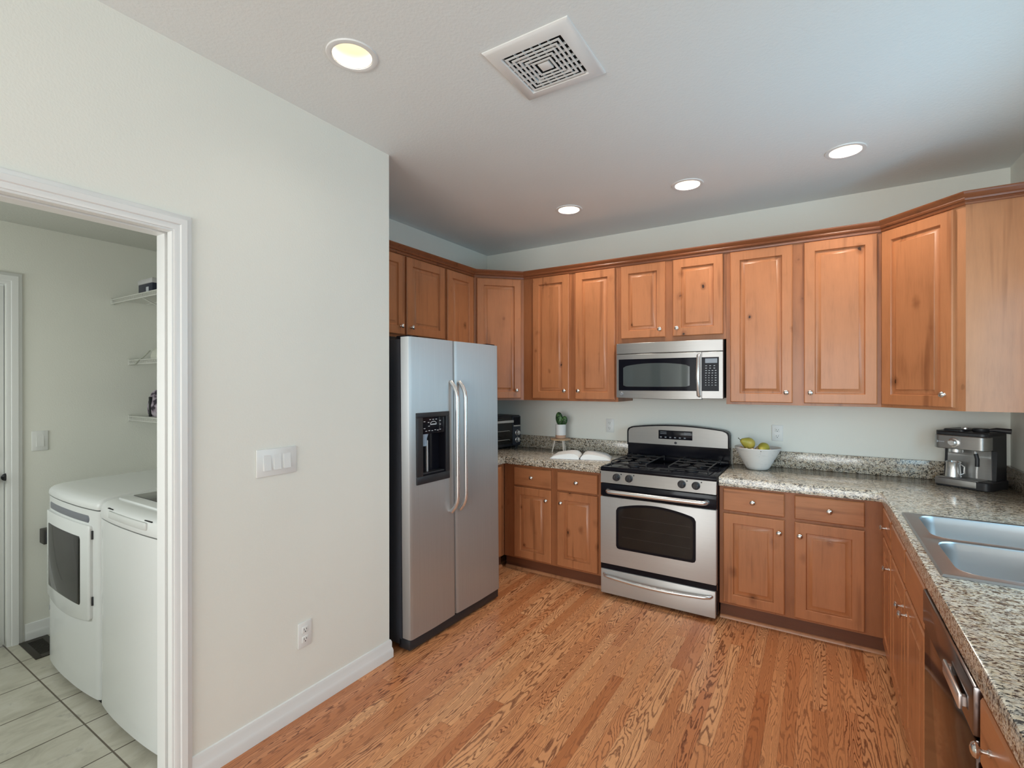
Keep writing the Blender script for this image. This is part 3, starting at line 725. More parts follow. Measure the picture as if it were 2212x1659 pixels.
for cx in (0.185, 0.590):
    obj('burner_grate', grate(cx, 0.285, 0.125, 0.235), M_iron, t)
    for cy in (0.165, 0.405):
        obj('burner', MB().lathe([(0.045, 0.910), (0.045, 0.920), (0.036, 0.926), (0.036, 0.936), (0.030, 0.939), (0.010, 0.939)], (cx, cy, 0), 'Z', 20), M_blackm, t)

# ------------------------------------------------------------------ microwave
MX0, MX1, MZ0, MZ1, MF = 1.480, 2.226, 1.405, 1.809, -0.412
MW = MX1-MX0
t = thing('microwave', 'stainless over-the-range microwave hanging above the gas range', 'microwave', (MX0, MF, MZ0))
mh = MZ1-MZ0
def bulge(x, a=0.022): return -a*(1-((x-MW/2)/(MW/2))**2)
def cpanel(x0, x1, z0, z1, yo, th, n=14, dz=0.0, rr=0.003):
    """panel following the bowed front; dz lets the lower edge sag in the middle"""
    mb = MB(); rings = []
    for k in range(n+1):
        x = x0+(x1-x0)*k/n; y = yo+bulge(x); s_ = dz*(1-((x-MW/2)/(MW/2))**2)
        rings.append([(x, y+th, z0-s_), (x, y+rr, z0-s_), (x, y, z0-s_+rr), (x, y, z1-rr), (x, y+rr, z1), (x, y+th, z1)])
    return mb.rings(rings)
obj('case', MB().box(0.002, MW-0.002, 0.03, 0.405, 0.004, mh, 0.002), M_blackm, t)
obj('vent_hood_strip', cpanel(0, MW, mh-0.0785, mh, 0.0, 0.045), M_steel, t)
md = obj('microwave_door', cpanel(0, 0.612, 0.0, mh-0.082, 0, 0.045, dz=0.008), M_steel, t)
kp = obj('keypad_panel', cpanel(0.615, MW, 0.0, mh-0.082, 0, 0.045, 6), M_steel, t)
obj('door_glass', cpanel(0.018, 0.600, 0.052, mh-0.118, -0.002, 0.006), M_mblack, md)
mb = MB(); n = 20; rings = []
for k in range(n+1):
    x = 0.055+(0.535-0.055)*k/n; u = (k/n-0.5)*2; y = bulge(x)
    zt = 0.252-0.022*abs(u)**2.2; zb = 0.083-0.002*(1-u*u)
    if k in (0, n): zt -= 0.008; zb += 0.008
    rings.append([(x, y-0.001, zb), (x, y-0.0035, zb), (x, y-0.0035, zt), (x, y-0.001, zt)])
obj('door_window', mb.rings(rings), M_mglass, md)
pts = [(0.598, bulge(0.598)+0.0, 0.018)]+[(0.594, bulge(0.6)-0.012-0.024*math.sin(PI*k/12), 0.022+k*(mh-0.128)/12) for k in range(13)]+[(0.598, bulge(0.598), mh-0.100)]
obj('door_handle', MB().tube(pts, 0.0125, 12, flat=0.8), M_handle, md)
obj('round_emblem', emblem(MB(), 0.040, 0.028, bulge(0.04)-0.0005, 0.013), plain('emblem_grey', (0.30, 0.31, 0.33, 1), 0.3, 0.6), md)
kg = obj('keypad_glass', cpanel(0.612, 0.722, 0.052, mh-0.118, -0.002, 0.006, 5), M_mblack, kp)
obj('clock_display', cpanel(0.636, 0.712, mh-0.160, mh-0.128, -0.0035, 0.003, 4, rr=0.001), M_lcd, kg)
mb = MB(); yk = bulge(0.68)-0.004
for row in range(9):
    z = mh-0.180-row*0.0165
    for cidx in range(4 if row > 1 else 3):
        x = 0.637+cidx*(0.020 if row > 1 else 0.026)
        wv = 0.010 if (row < 4 or cidx == 3) else 0.006
        mb.box(x, x+wv, bulge(x)-0.0045, bulge(x)-0.001, z, z+0.004)
obj('keypad_buttons', mb, M_print, kg)
obj('bottom_lamp_panel', MB().box(0.03, 0.10, 0.20, 0.38, -0.004, 0.006), M_blackm, t)

# ------------------------------------------------------------------ ceiling lights and vent grille
def downlight(i, cx, cy, label):
    kind = 'near' if i == 3 else 'far'
    t = thing('recessed_downlight', label, 'ceiling light', (cx, cy, H), group='recessed ceiling downlights')
    obj('trim_ring', MB().lathe([(0.074, -0.0005), (0.076, 0.001), (0.075, -0.004), (0.082, -0.006), (0.094, -0.004), (0.096, 0.0), (0.096, 0.001)], (0, 0, -0.001), caps=False, n=40), M_trim, t)
    obj('reflector', MB().lathe([(0.0735, -0.002), (0.072, 0.02), (0.067, 0.07), (0.062, 0.128)], (0, 0, 0), caps=False, n=40), M_reflector, t)
    obj('bulb', MB().lathe([(0.062, 0.132), (0.052, 0.124), (0.042, 0.116), (0.020, 0.110), (0.003, 0.109)], (0, 0, 0), n=32), M_lamp, t)
    l = bpy.data.lights.new('downlight_glow', 'SPOT'); l.energy = CAN_POWER*(0.5 if kind == 'near' else 4); l.color = (1.0, 0.90, 0.78); l.shadow_soft_size = 0.05; l.spot_size = R(140); l.spot_blend = 0.8
    lo = bpy.data.objects.new('downlight_glow_'+kind, l); COL.objects.link(lo); lo.parent = t; lo.location = (0, 0, 0.045)
    return t
for i, ((cx, cy), lb) in enumerate(zip(CANS, ('leftmost small ceiling downlight in the row above the wall cabinets', 'middle ceiling downlight in the row, above the microwave',
        'rightmost ceiling downlight in the row, above the sink corner', 'large near ceiling downlight beside the partition wall'))):
    downlight(i, cx, cy, lb)
VX0, VX1, VY0, VY1 = 1.687, 2.047, -2.445, -2.083
t = thing('ceiling_vent', 'white square ceiling air vent with concentric louvres', 'vent', ((VX0+VX1)/2, (VY0+VY1)/2, H))
vh = 0.180
def sqr(h, z, a=0): return [(h, h, z), (-h, h, z), (-h, -h, z), (h, -h, z)]
obj('vent_frame', MB().rings([sqr(vh, 0.0), sqr(vh, -0.004), sqr(vh-0.010, -0.012), sqr(0.128, -0.016), sqr(0.124, -0.010), sqr(0.124, 0.0)], False, False), M_trim, t)
obj('vent_backing', MB().rings([sqr(0.128, -0.001), sqr(0.128, -0.0025)]), M_dkgap, t)
h = 0.116
while h > 0.04:
    obj('louvre', MB().rings([sqr(h, -0.016), sqr(h-0.0085, -0.016), sqr(h-0.0085, -0.0135), sqr(h, -0.0135), sqr(h, -0.016)], False, False), M_trim, t)
    h -= 0.0185
obj('vent_centre', MB().rings([sqr(h, -0.005), sqr(h, -0.014), sqr(h-0.004, -0.016)]), M_trim, t)
mb = MB()
for k in range(-2, 3):
    for s_ in (-1, 1):
        mb.box(k*0.036-0.001, k*0.036+0.001, s_*0.045, s_*0.124, -0.013, -0.003)
        mb.box(s_*0.045, s_*0.124, k*0.036-0.001, k*0.036+0.001, -0.013, -0.003)
obj('vent_ribs', mb, M_trim, t)

# ------------------------------------------------------------------ outlets and switches (local: plate on y=0, facing -y)
def outlet(label, loc, rz, group='white duplex outlets'):
    t = thing('wall_outlet', label, 'outlet', loc, rz, group)
    obj('cover_plate', MB().box(-0.035, 0.035, -0.006, 0, -0.0575, 0.0575, 0.003), M_plastic, t)
    for s_ in (-1, 1):
        r_ = obj('receptacle', MB().box(-0.016, 0.016, -0.0085, -0.004, s_*0.022-0.014, s_*0.022+0.014, 0.003), M_plastic, t)
        mb = MB().box(-0.0075, -0.0052, -0.0090, -0.007, s_*0.022-0.002, s_*0.022+0.007).box(0.0052, 0.0075, -0.0090, -0.007, s_*0.022-0.001, s_*0.022+0.006)
        mb.lathe([(0.0026, -0.0090), (0.0026, -0.007)], (0, 0, s_*0.022-0.008), 'Y', 10)
        obj('slots', mb, M_slot, r_)
    return t
outlet('white outlet on the back wall between the cactus and the range', (1.272, -0.0005, 1.153), 0)
outlet('white outlet on the back wall above the fruit bowl', (2.524, -0.0005, 1.156), 0)
outlet('white outlet mostly hidden behind the coffee machine', (3.458, -0.0005, 1.152), 0)
outlet('white outlet low on the partition wall near the baseboard', (XP+0.0005, -2.565, 0.358), L90)
def switch(label, loc, rz, n):
    t = thing('light_switch', label, 'light switch', loc, rz)
    wd = 0.024+0.023*n if n > 1 else 0.037
    obj('cover_plate', MB().box(-wd, wd, -0.006, 0, -0.059, 0.059, 0.003), M_plastic, t)
    for k in range(n):
        x = (k-(n-1)/2)*0.046
        mb = MB().rings([[(x-0.0165, -0.005, -0.033), (x+0.0165, -0.005, -0.033), (x+0.0165, -0.011, -0.033), (x-0.0165, -0.011, -0.033)],
                         [(x-0.0165, -0.005, 0.033), (x+0.0165, -0.005, 0.033), (x+0.0165, -0.0065, 0.033), (x-0.0165, -0.0065, 0.033)]])
        obj('rocker', mb, M_plastic, t)
    return t
switch('white triple rocker switch on the partition wall', (XP+0.0005, -2.700, 1.170), L90, 3)
switch('single white rocker switch inside the laundry', (XL+0.0005, -2.988, 1.170), L90, 1)

# ------------------------------------------------------------------ things on the countertops
# toaster oven in the left corner, front towards +x
t = thing('toaster_oven', 'black toaster oven with two silver knobs, half hidden behind the refrigerator', 'toaster oven', (0.33, -0.50, ZC), R(78))
obj('housing', MB().box(0, 0.45, 0.012, 0.27, 0.018, 0.300, 0.008), M_blackm, t)
for (fx_, fy_) in ((0.03, 0.04), (0.42, 0.04), (0.03, 0.24), (0.42, 0.24)):
    obj('foot', MB().lathe([(0.014, 0), (0.016, 0.02)], (fx_, fy_, 0), n=12), M_blackm, t)
dd = obj('glass_door', MB().box(0.01, 0.335, 0, 0.014, 0.045, 0.285, 0.004), M_glass, t)
obj('door_handle', MB().box(0.03, 0.325, -0.030, -0.016, 0.238, 0.262, 0.004).box(0.315, 0.328, -0.018, 0.002, 0.242, 0.258), M_handle, dd)
mb = MB()
for z in (0.085, 0.165): mb.tube([(0.03, -0.003, z), (0.29, -0.003, z), (0.30, -0.003, z-0.006)], 0.003, 6)
obj('rack_lines', mb, M_handle, dd)
obj('control_face', MB().box(0.342, 0.448, 0.002, 0.014, 0.030, 0.292, 0.004), M_case, t)
obj('display', MB().box(0.352, 0.438, -0.001, 0.004, 0.215, 0.283, 0.002), M_black, t)
obj('trim_bar', MB().box(0.350, 0.440, -0.003, 0.003, 0.199, 0.209, 0.001), M_handle, t)
for z in (0.075, 0.140):
    obj('control_knob', MB().lathe([(0.027, 0.002), (0.027, -0.006), (0.022, -0.010), (0.021, -0.024), (0.015, -0.026)], (0.396, 0, z), 'Y', 22).box(0.3945, 0.3975, -0.028, -0.02, z-0.015, z+0.015), M_handle, t)

# plant stool, pot and cactus
t = thing('plant_stool', 'tiny round wooden stool with splayed legs behind the open book', 'stool', (0.880, -0.155, ZC))
obj('stool_top', MB().lathe([(0.075, 0.106), (0.084, 0.108), (0.086, 0.113), (0.084, 0.118), (0.075, 0.119)], (0, 0, 0), n=32), wood('pale_stool_wood', srgb(206, 172, 136), srgb(168, 128, 90), True, 0.0, 0.5, 0.0), t)
for a in (200, 320, 80):
    c, s_ = math.cos(R(a)), math.sin(R(a))
    obj('leg', MB().tube([(c*0.048, s_*0.048, 0.108), (c*0.072, s_*0.072, 0.0)], 0.0058, 10), plain('whitewashed_leg', srgb(226, 216, 204), 0.5), t)
t = thing('potted_cactus', 'small two-pad cactus in a white and terracotta pot', 'plant', (0.882, -0.155, ZC+0.119))
pt = obj('pot', MB().lathe([(0.038, 0.0), (0.043, 0.004), (0.0445, 0.028), (0.0455, 0.118), (0.044, 0.122), (0.041, 0.120), (0.041, 0.108)], n=32), plain('white_pot_glaze', srgb(232, 233, 232), 0.45), t)
obj('terracotta_base', MB().lathe([(0.038, -0.0003), (0.0437, 0.003), (0.0452, 0.028), (0.0449, 0.030)], n=32), plain('bare_terracotta', srgb(196, 160, 136), 0.8), pt)
obj('soil', MB().lathe([(0.041, 0.108), (0.041, 0.111)], n=24), plain('dark_soil', (0.03, 0.02, 0.015, 1), 0.9), t)
def cactus_mat():
    g = G('cactus_green'); c = g.coord(); v = g.vor(c, 75).outputs['Distance']
    n = g.noise(c, 30, 3)
    col = g.ramp(g.M('ADD', g.M('MULTIPLY', n, 0.6), g.M('MULTIPLY', v, 0.5)), [(0.32, srgb(14, 38, 18)), (0.52, srgb(30, 66, 32)), (0.74, srgb(96, 138, 84))])
    g.set(col=col, rough=0.45); g.bump(v, 0.6, 0.004); return g.m
M_cac = cactus_mat()
def pad(cx, z, rx, rz_, lean):
    mb = MB(); n = 26; rings = []
    for k in range(15):
        th = PI*k/14; zz = -math.cos(th)*rz_; rr = math.sin(th)
        rings.append([])
        for i in range(n):
            a = 2*PI*i/n; rib = 1+0.06*math.cos(9*a)
            x = rx*rr*math.cos(a)*rib; y = rx*0.55*rr*math.sin(a)*rib
            rings[-1].append((cx+x*math.cos(lean)+zz*math.sin(lean), y, z+zz*math.cos(lean)-x*math.sin(lean)))
    return mb.rings(rings)
obj('cactus_pad', pad(-0.012, 0.168, 0.033, 0.060, R(-8)), M_cac, t)
obj('cactus_pad', pad(0.031, 0.152, 0.030, 0.044, R(22)), M_cac, t)

# open book
M_paper = plain('book_paper', srgb(232, 234, 236), 0.7)
def page_mat():
    g = G('printed_page'); c = g.coord(); X, Y, Z = g.xyz(c)
    ln = g.map(g.M('FRACT', g.M('MULTIPLY', Y, 90)), 0.35, 0.5)
    wd = g.noise(g.scale(c, (120, 90, 1)), 1.0, 1)
    up = g.map(g.xyz(g.n('ShaderNodeNewGeometry').outputs['Normal'])[2], 0.5, 0.8)
    g.set(col=g.mix(g.M('MULTIPLY', g.M('MULTIPLY', g.M('MULTIPLY', ln, up), g.map(wd, 0.42, 0.5)), 0.12), srgb(244, 244, 243), srgb(120, 120, 126)), rough=0.7); return g.m
t = thing('open_book', 'open hardback book lying on the granite left of the range', 'book', (1.162, -0.350, ZC), R(18))
t.scale = (1.06, 1.0, 0.92)
HB = 0.115
def pages(s_):
    """one half of the opened block: arched from the gutter to the fore edge"""
    prof = [(0.004, 0.014), (0.018, 0.034), (0.042, 0.046), (0.080, 0.047), (0.120, 0.041), (0.160, 0.033), (0.190, 0.026)]
    low = [(0.218, 0.004), (0.004, 0.004)]
    q = [(s_*x, z) for x, z in prof+low]
    return MB().rings([[(x, -HB, z) for x, z in q], [(x, HB, z) for x, z in q]])
obj('cover', MB().box(-0.222, -0.006, -HB-0.004, HB+0.004, 0.0, 0.004, 0.001).box(0.006, 0.222, -HB-0.004, HB+0.004, 0.0, 0.004, 0.001).box(-0.006, 0.006, -HB-0.004, HB+0.004, 0.0, 0.002), plain('pale_book_cover', srgb(206, 208, 214), 0.5), t)
M_page = page_mat()
obj('left_pages', pages(-1), M_page, t); obj('right_pages', pages(1), M_page, t)
obj('spine', MB().tube([(0, -HB-0.003, 0.007), (0, HB+0.003, 0.007)], 0.006, 12), plain('dark_spine', (0.03, 0.03, 0.04, 1), 0.5), t)

# fruit bowl
def bowl_mat():
    g = G('whitewashed_bowl'); c = g.coord(); n = g.noise(g.scale(c, (12, 12, 70)), 1.0, 4, 0.65); m = g.noise(c, 26, 3, 0.6)
    col = g.mix(g.map(n, 0.55, 0.75, 0, 0.35), srgb(226, 226, 224), srgb(170, 168, 166))
    g.set(col=g.mix(g.map(m, 0.62, 0.75, 0, 0.35), col, srgb(150, 150, 156)), rough=0.6); g.bump(n, 0.2, 0.002); return g.m
BX, BY = 2.415, -0.185
t = thing('fruit_bowl', 'whitewashed flared bowl of fruit standing right of the range', 'bowl', (BX, BY, ZC))
obj('bowl_body', MB().lathe([(0.058, 0.0), (0.068, 0.004), (0.080, 0.022), (0.112, 0.085), (0.147, 0.150), (0.146, 0.153), (0.141, 0.152), (0.104, 0.083), (0.072, 0.020), (0.02, 0.014)], n=48), bowl_mat(), t)
def pear_mat():
    g = G('green_yellow_pear'); c = g.coord(); n = g.noise(c, 60, 3, 0.6); m = g.noise(c, 9, 2)
    col = g.mix(g.map(m, 0.35, 0.7), srgb(168, 160, 62), srgb(200, 178, 84)); col = g.mix(g.map(n, 0.6, 0.7, 0, 0.5), col, srgb(128, 104, 46))
    g.set(col=col, rough=0.4); return g.m
M_pear = pear_mat()
def pear(loc, rot, sc, label):
    t = thing('pear', label, 'pear', loc, 0, 'pears in the fruit bowl'); t.rotation_euler = rot; t.scale = (sc, sc, sc)
    pr = [(0.004, -0.040), (0.020, -0.038), (0.034, -0.026), (0.040, -0.006), (0.038, 0.012), (0.029, 0.032), (0.020, 0.048), (0.015, 0.058), (0.008, 0.064), (0.002, 0.065)]
    obj('pear_flesh', MB().lathe(pr, n=24), M_pear, t)
    obj('stem', MB().tube([(0, 0, 0.062), (0.002, 0, 0.075), (0.008, 0, 0.090)], 0.0022, 8, rads=[0.0022, 0.0018, 0.003]), plain('pear_stem', srgb(64, 52, 34), 0.8), t)
pear((BX-0.052, BY-0.050, ZC+0.180), (R(20), R(-68), R(24)), 1.0, 'pear with its stem pointing up left in the fruit bowl')
pear((BX+0.042, BY-0.058, ZC+0.155), (R(100), R(20), R(-8)), 0.92, 'lower pear lying blossom end forward in the fruit bowl')
# filling under the pears: a string of wooden beads
mb = MB(); random.seed(3)
for k in range(46):
    a = k*0.52; rr = 0.030+0.068*((k*0.618) % 1.0)
    mb.sphere((rr*math.cos(a), rr*math.sin(a), 0.130+0.012*math.sin(k*1.7)), 0.0125, n=10)
for lv, nb, r0 in ((0.108, 22, 0.078), (0.086, 16, 0.055), (0.064, 12, 0.045), (0.042, 8, 0.030), (0.030, 6, 0.016)):
    for k in range(nb): mb.sphere((r0*math.cos(2*PI*k/nb), r0*math.sin(2*PI*k/nb), lv), 0.0125, n=10)
tag(obj('bead_garland', mb, plain('pale_wood_beads', srgb(222, 190, 160), 0.5), None, loc=(BX-0.01, BY-0.01, ZC)), 'coiled garland of pale wooden beads filling the bowl under the pears', 'garland')

# coffee machine in the right corner
CA = math.atan2(-0.143, 0.193)
t = thing('coffee_machine', 'stainless and black espresso machine standing in the right corner', 'coffee machine', (3.345, -0.205, ZC), R(-33))
CWD = 0.235
def rr_prism(mb, hx0, hx1, y0, y1, z0, z1, r=0.03):
    cx, cy = (hx0+hx1)/2, (y0+y1)/2
    q = rrect(cx, cy, (hx1-hx0)/2, (y1-y0)/2, r)
    qi = rrect(cx, cy, (hx1-hx0)/2-0.004, (y1-y0)/2-0.004, r)
    return mb.rings([R3(qi, z0), R3(q, z0+0.004), R3(q, z1-0.004), R3(qi, z1)])
obj('base', rr_prism(MB(), 0, CWD+0.02, 0.0, 0.235, 0.0, 0.048, 0.028), M_blackm, t)
obj('base_front_plate', MB().box(0.008, 0.198, -0.003, 0.02, 0.010, 0.046, 0.004), M_steel, t)
obj('drip_tray', MB().box(0.012, 0.205, 0.004, 0.115, 0.044, 0.050, 0.002), M_steel, t)
# body column: side profile leaning
pr = [(0.235, 0.045), (0.115, 0.045), (0.128, 0.210), (0.03, 0.225), (0.03, 0.318), (0.232, 0.318)]
obj('housing', MB().rings([[(0.002, y, z) for y, z in pr], [(CWD+0.004, y, z) for y, z in pr]]), M_blackm, t)
obj('back_plate', MB().rings([[(0.018, 0.110, 0.05), (0.018, 0.123, 0.212), (0.018, 0.130, 0.212), (0.018, 0.118, 0.05)], [(0.222, 0.110, 0.05), (0.214, 0.123, 0.212), (0.214, 0.130, 0.212), (0.222, 0.118, 0.05)]]), M_steel, t)
hd = obj('brew_head', rr_prism(MB(), -0.004, CWD+0.006, -0.004, 0.10, 0.218, 0.296, 0.035), M_steel, t)
obj('dial', MB().lathe([(0.027, -0.003), (0.027, -0.010), (0.022, -0.013)], (0.100, 0, 0.255), 'Y').lathe([(0.019, -0.012), (0.018, -0.030), (0.014, -0.033)], (0.100, 0, 0.255), 'Y'), M_handle, hd)
mb = MB()
for k in range(5): mb.box(0.022+k*0.007, 0.026+k*0.007, -0.0055, -0.003, 0.254, 0.259)
mb.box(0.020, 0.0225, -0.0055, -0.003, 0.250, 0.263)
obj('print_marks', mb, M_print, hd)
obj('lid', rr_prism(MB(), 0.002, CWD+0.004, 0.004, 0.225, 0.294, 0.316, 0.03).add(rr_prism(MB(), 0.03, 0.13, 0.03, 0.20, 0.312, 0.330, 0.02).bm), M_blackm, t)
obj('group_head', MB().lathe([(0.032, 0.219), (0.032, 0.198), (0.028, 0.194), (0.010, 0.192)], (0.085, 0.055, 0)), M_handle, t)
obj('milk_wand', MB().tube([(0.178, 0.045, 0.219), (0.180, 0.040, 0.195), (0.188, 0.035, 0.150), (0.188, 0.035, 0.062)], 0.005, 10), M_handle, t)
obj('wand_grip', MB().tube([(0.180, 0.040, 0.198), (0.188, 0.036, 0.170), (0.188, 0.035, 0.128)], 0.010, 12), M_blackm, t)
obj('steel_jug', MB().lathe([(0.034, 0.050), (0.037, 0.054), (0.033, 0.095), (0.032, 0.128), (0.036, 0.140), (0.034, 0.140), (0.030, 0.128)], (0.072, 0.055, 0), n=28).tube([(0.106, 0.05, 0.13), (0.128, 0.045, 0.118), (0.128, 0.045, 0.08), (0.108, 0.05, 0.066)], 0.004, 8), M_handle, None, loc=(0, 0, 0))
jug = bpy.data.objects['steel_jug']; jug.location = (3.345, -0.205, ZC); jug.rotation_euler = (0, 0, R(-33))
tag(jug, 'shiny steel milk jug standing on the drip tray of the coffee machine', 'jug')
obj('knurled_cap', MB().lathe([(0.016, 0.314), (0.016, 0.338), (0.013, 0.340)], (0.112, 0.09, 0)), M_handle, t)
pf = obj('portafilter', MB().lathe([(0.034, 0.317), (0.036, 0.320), (0.036, 0.336), (0.032, 0.338)], (0.175, 0.11, 0)), M_blackm, None)
pf.location = (3.345, -0.205, ZC); pf.rotation_euler = (0, 0, R(-33))
tag(pf, 'black portafilter with a long handle lying on top of the coffee machine', 'portafilter')
h_ = obj('portafilter_handle', MB().tube([(0.205, 0.115, 0.329), (0.235, 0.128, 0.332), (0.292, 0.142, 0.328)], 0.012, 12, rads=[0.007, 0.013, 0.015]), M_blackm, pf)

# ------------------------------------------------------------------ laundry room
def plan_y(x, w_, a=0.020):
    u = abs((x-w_/2)/(w_/2)); e = max(0.0, (u-0.93)/0.07)
    return -a*(1-u**2.4)+0.022*(1-math.sqrt(max(0.0, 1-min(1, e)**2)))
def cosx(x0, x1, n): return [x0+(x1-x0)*(0.5-0.5*math.cos(PI*k/n)) for k in range(n+1)]
def machine_body(w_, d_, z0, z1, n=32, front=0.0):
    mb = MB(); rings = []
    for x in cosx(0, w_, n):
        y = plan_y(x, w_)+front
        rings.append([(x, y, z0), (x, y, z1), (x, d_, z1), (x, d_, z0)])
    return mb.rings(rings)
def machine_top(w_, d_, z0, z1, z2, n=32):
    mb = MB(); rings = []
    for x in cosx(0, w_, n):
        y = plan_y(x, w_); u = max(0.0, (abs(x/w_-0.5)*2-0.93)/0.07); e = 0.020*(1-math.sqrt(max(0.0, 1-min(1, u)**2)))
        rings.append([(x, y-0.002, z0), (x, y-0.004, z0+0.008), (x, y-0.002, z1-0.032-e*0.3), (x, y+0.004, z1-0.022-e*0.6), (x, y+0.020, z1-0.011-e), (x, y+0.05, z1-0.004-e), (x, y+0.12, z1-e), (x, d_-0.05, z2-e), (x, d_, z2-0.01-e), (x, d_, z0)])
    return mb.rings(rings)
def fpanel(w_, x0, x1, z0, z1, yo, th, n=32, rr=0.014, sag=0.0):
    mb = MB(); rings = []
    for x in cosx(x0, x1, n):
        y = plan_y(x, w_)+yo; t_ = min(1.0, min(x-x0, x1-x)/rr); c = rr*(1-math.sqrt(max(0.0, 1-(1-t_)**2)))
        sg = sag*math.sin(PI*(x-x0)/(x1-x0)); ye = 0.003*(1-t_)
        rings.append([(x, y+th, z0+c-sg), (x, y+0.002+ye, z0+c-sg), (x, y+ye, z0+c+0.004-sg), (x, y+ye, z1-c-0.004), (x, y+0.002+ye, z1-c), (x, y+th, z1-c)])
    return mb.rings(rings)
DW = 0.690; DY = -3.058
t = thing('clothes_dryer', 'white front-loading dryer with a square dark door window', 'dryer', (-0.742, DY, 0))
obj('dryer_body', machine_body(DW, 0.74, 0.035, 0.914), M_white, t)
obj('dryer_top', machine_top(DW, 0.74, 0.920, 0.975, 0.985), M_white, t)
obj('seam', machine_body(DW-0.01, 0.73, 0.90, 0.925, front=0.006), M_dkgap, t)
dd = obj('dryer_door', fpanel(DW, 0.030, 0.628, 0.400, 0.842, -0.013, 0.013, sag=0.028), M_white, t)
obj('door_window', fpanel(DW, 0.085, 0.540, 0.456, 0.782, -0.0165, 0.006, rr=0.012), M_glass, dd)
obj('handle_recess', fpanel(DW, 0.060, 0.600, 0.852, 0.886, -0.003, 0.004, rr=0.012), plain('grey_recess', (0.16, 0.17, 0.20, 1), 0.3), t)
for z in (0.49, 0.80):
    obj('hinge', MB().box(0.630, 0.636, plan_y(0.63, DW)-0.006, 0.0, z-0.02, z+0.02), M_blackm, dd)
obj('kick_plinth', MB().box(0.03, DW-0.03, 0.02, 0.7, 0.0, 0.036), M_dkgap, t)
obj('badge', MB().box(0.022, 0.030, plan_y(0.026, DW)-0.002, 0, 0.30, 0.325), plain('grey_badge', (0.35, 0.35, 0.36, 1), 0.4), t)
WX = -0.046; WWD = 0.690
t = thing('washing_machine', 'white top-loading washing machine with a dark glass lid', 'washing machine', (WX, DY, 0))
obj('washer_body', machine_body(WWD, 0.74, 0.035, 0.890), M_white, t)
obj('washer_top', machine_top(WWD, 0.74, 0.896, 0.978, 0.992), M_white, t)
obj('seam', machine_body(WWD-0.01, 0.73, 0.88, 0.902, front=0.006), M_dkgap, t)
obj('lid', MB().box(0.07, WWD-0.07, 0.045, 0.58, 0.968, 0.984, 0.006), M_white, t)
obj('lid_glass', MB().box(0.095, WWD-0.095, 0.095, 0.54, 0.980, 0.987, 0.002), M_glass, t)
obj('lid_grip', fpanel(WWD, 0.16, 0.53, 0.918, 0.948, -0.010, 0.010, rr=0.006), plain('satin_white_grip', srgb(214, 217, 215), 0.3), t)
mb = MB()
for a, b in ((0.135, 0.19), (0.50, 0.56)):
    mb.box(a, b, plan_y((a+b)/2, WWD)-0.001, 0.02, 0.953, 0.956)
obj('lid_gap', mb, M_dkgap, t)
obj('kick_plinth', MB().box(0.03, WWD-0.03, 0.02, 0.7, 0.0, 0.036), M_dkgap, t)

def wire_shelf(label, z, depth):
    x0, x1 = XL+0.003, XI-0.003
    t = thing('wire_shelf', label, 'shelf', (x0, YN, z), group='white wire shelves over the laundry machines')
    L = x1-x0; mb = MB(); n = int(L/0.0135)
    for k in range(n+1):
        x = 0.004+k*(L-0.008)/n
        mb.tube([(x, -0.004, 0), (x, -depth, 0), (x, -depth, -0.026)], 0.0023, 5)
    obj('wire_deck', mb, M_wire, t)
    mb = MB()
    for (y, zz) in ((-depth, 0.0), (-depth, -0.026), (-0.006, -0.003), (-depth*0.5, -0.003)):
        mb.tube([(0, y, zz), (L, y, zz)], 0.0032, 6)
    obj('rails', mb, M_wire, t)
    mb = MB()
    for x in (0.42, 1.25): mb.tube([(x, -depth+0.01, -0.02), (x, -0.004, -0.20)], 0.004, 6)
    obj('brace', mb, M_wire, t)
    obj('wall_clip', MB().box(0, 0.012, -depth-0.004, -depth+0.014, -0.034, 0.008, 0.002), M_wire, t)
wire_shelf('deep white wire shelf, topmost of the three in the laundry', 2.062, 0.400)
wire_shelf('middle white wire shelf of the three in the laundry', 1.668, 0.305)
wire_shelf('lowest white wire shelf of the three in the laundry', 1.292, 0.305)
t = thing('detergent_box', 'dark blue box with a pale lid on the top laundry shelf', 'box', (-0.87, -2.60, 2.064))
obj('box_body', MB().box(0, 0.195, 0, 0.13, 0, 0.068, 0.006), plain('navy_box', (0.015, 0.020, 0.045, 1), 0.4), t)
obj('lid', MB().box(-0.004, 0.199, -0.004, 0.134, 0.066, 0.098, 0.008), plain('pale_lid', srgb(196, 196, 196), 0.5), t)
obj('side_label', MB().box(0.115, 0.150, -0.002, 0.002, 0.012, 0.045), M_print, t)
t = thing('paper_towel_stack', 'white paper roll standing at the edge on the top laundry shelf', 'roll', (-0.56, -2.50, 2.064))
obj('roll', MB().lathe([(0.020, 0.0), (0.062, 0.002), (0.062, 0.24), (0.020, 0.242)], n=28), plain('rumpled_white', srgb(205, 206, 198), 0.8), t)
obj('core', MB().lathe([(0.020, 0.0), (0.020, 0.245), (0.016, 0.245)], n=16), plain('cardboard_core', srgb(150, 130, 104), 0.8), t)
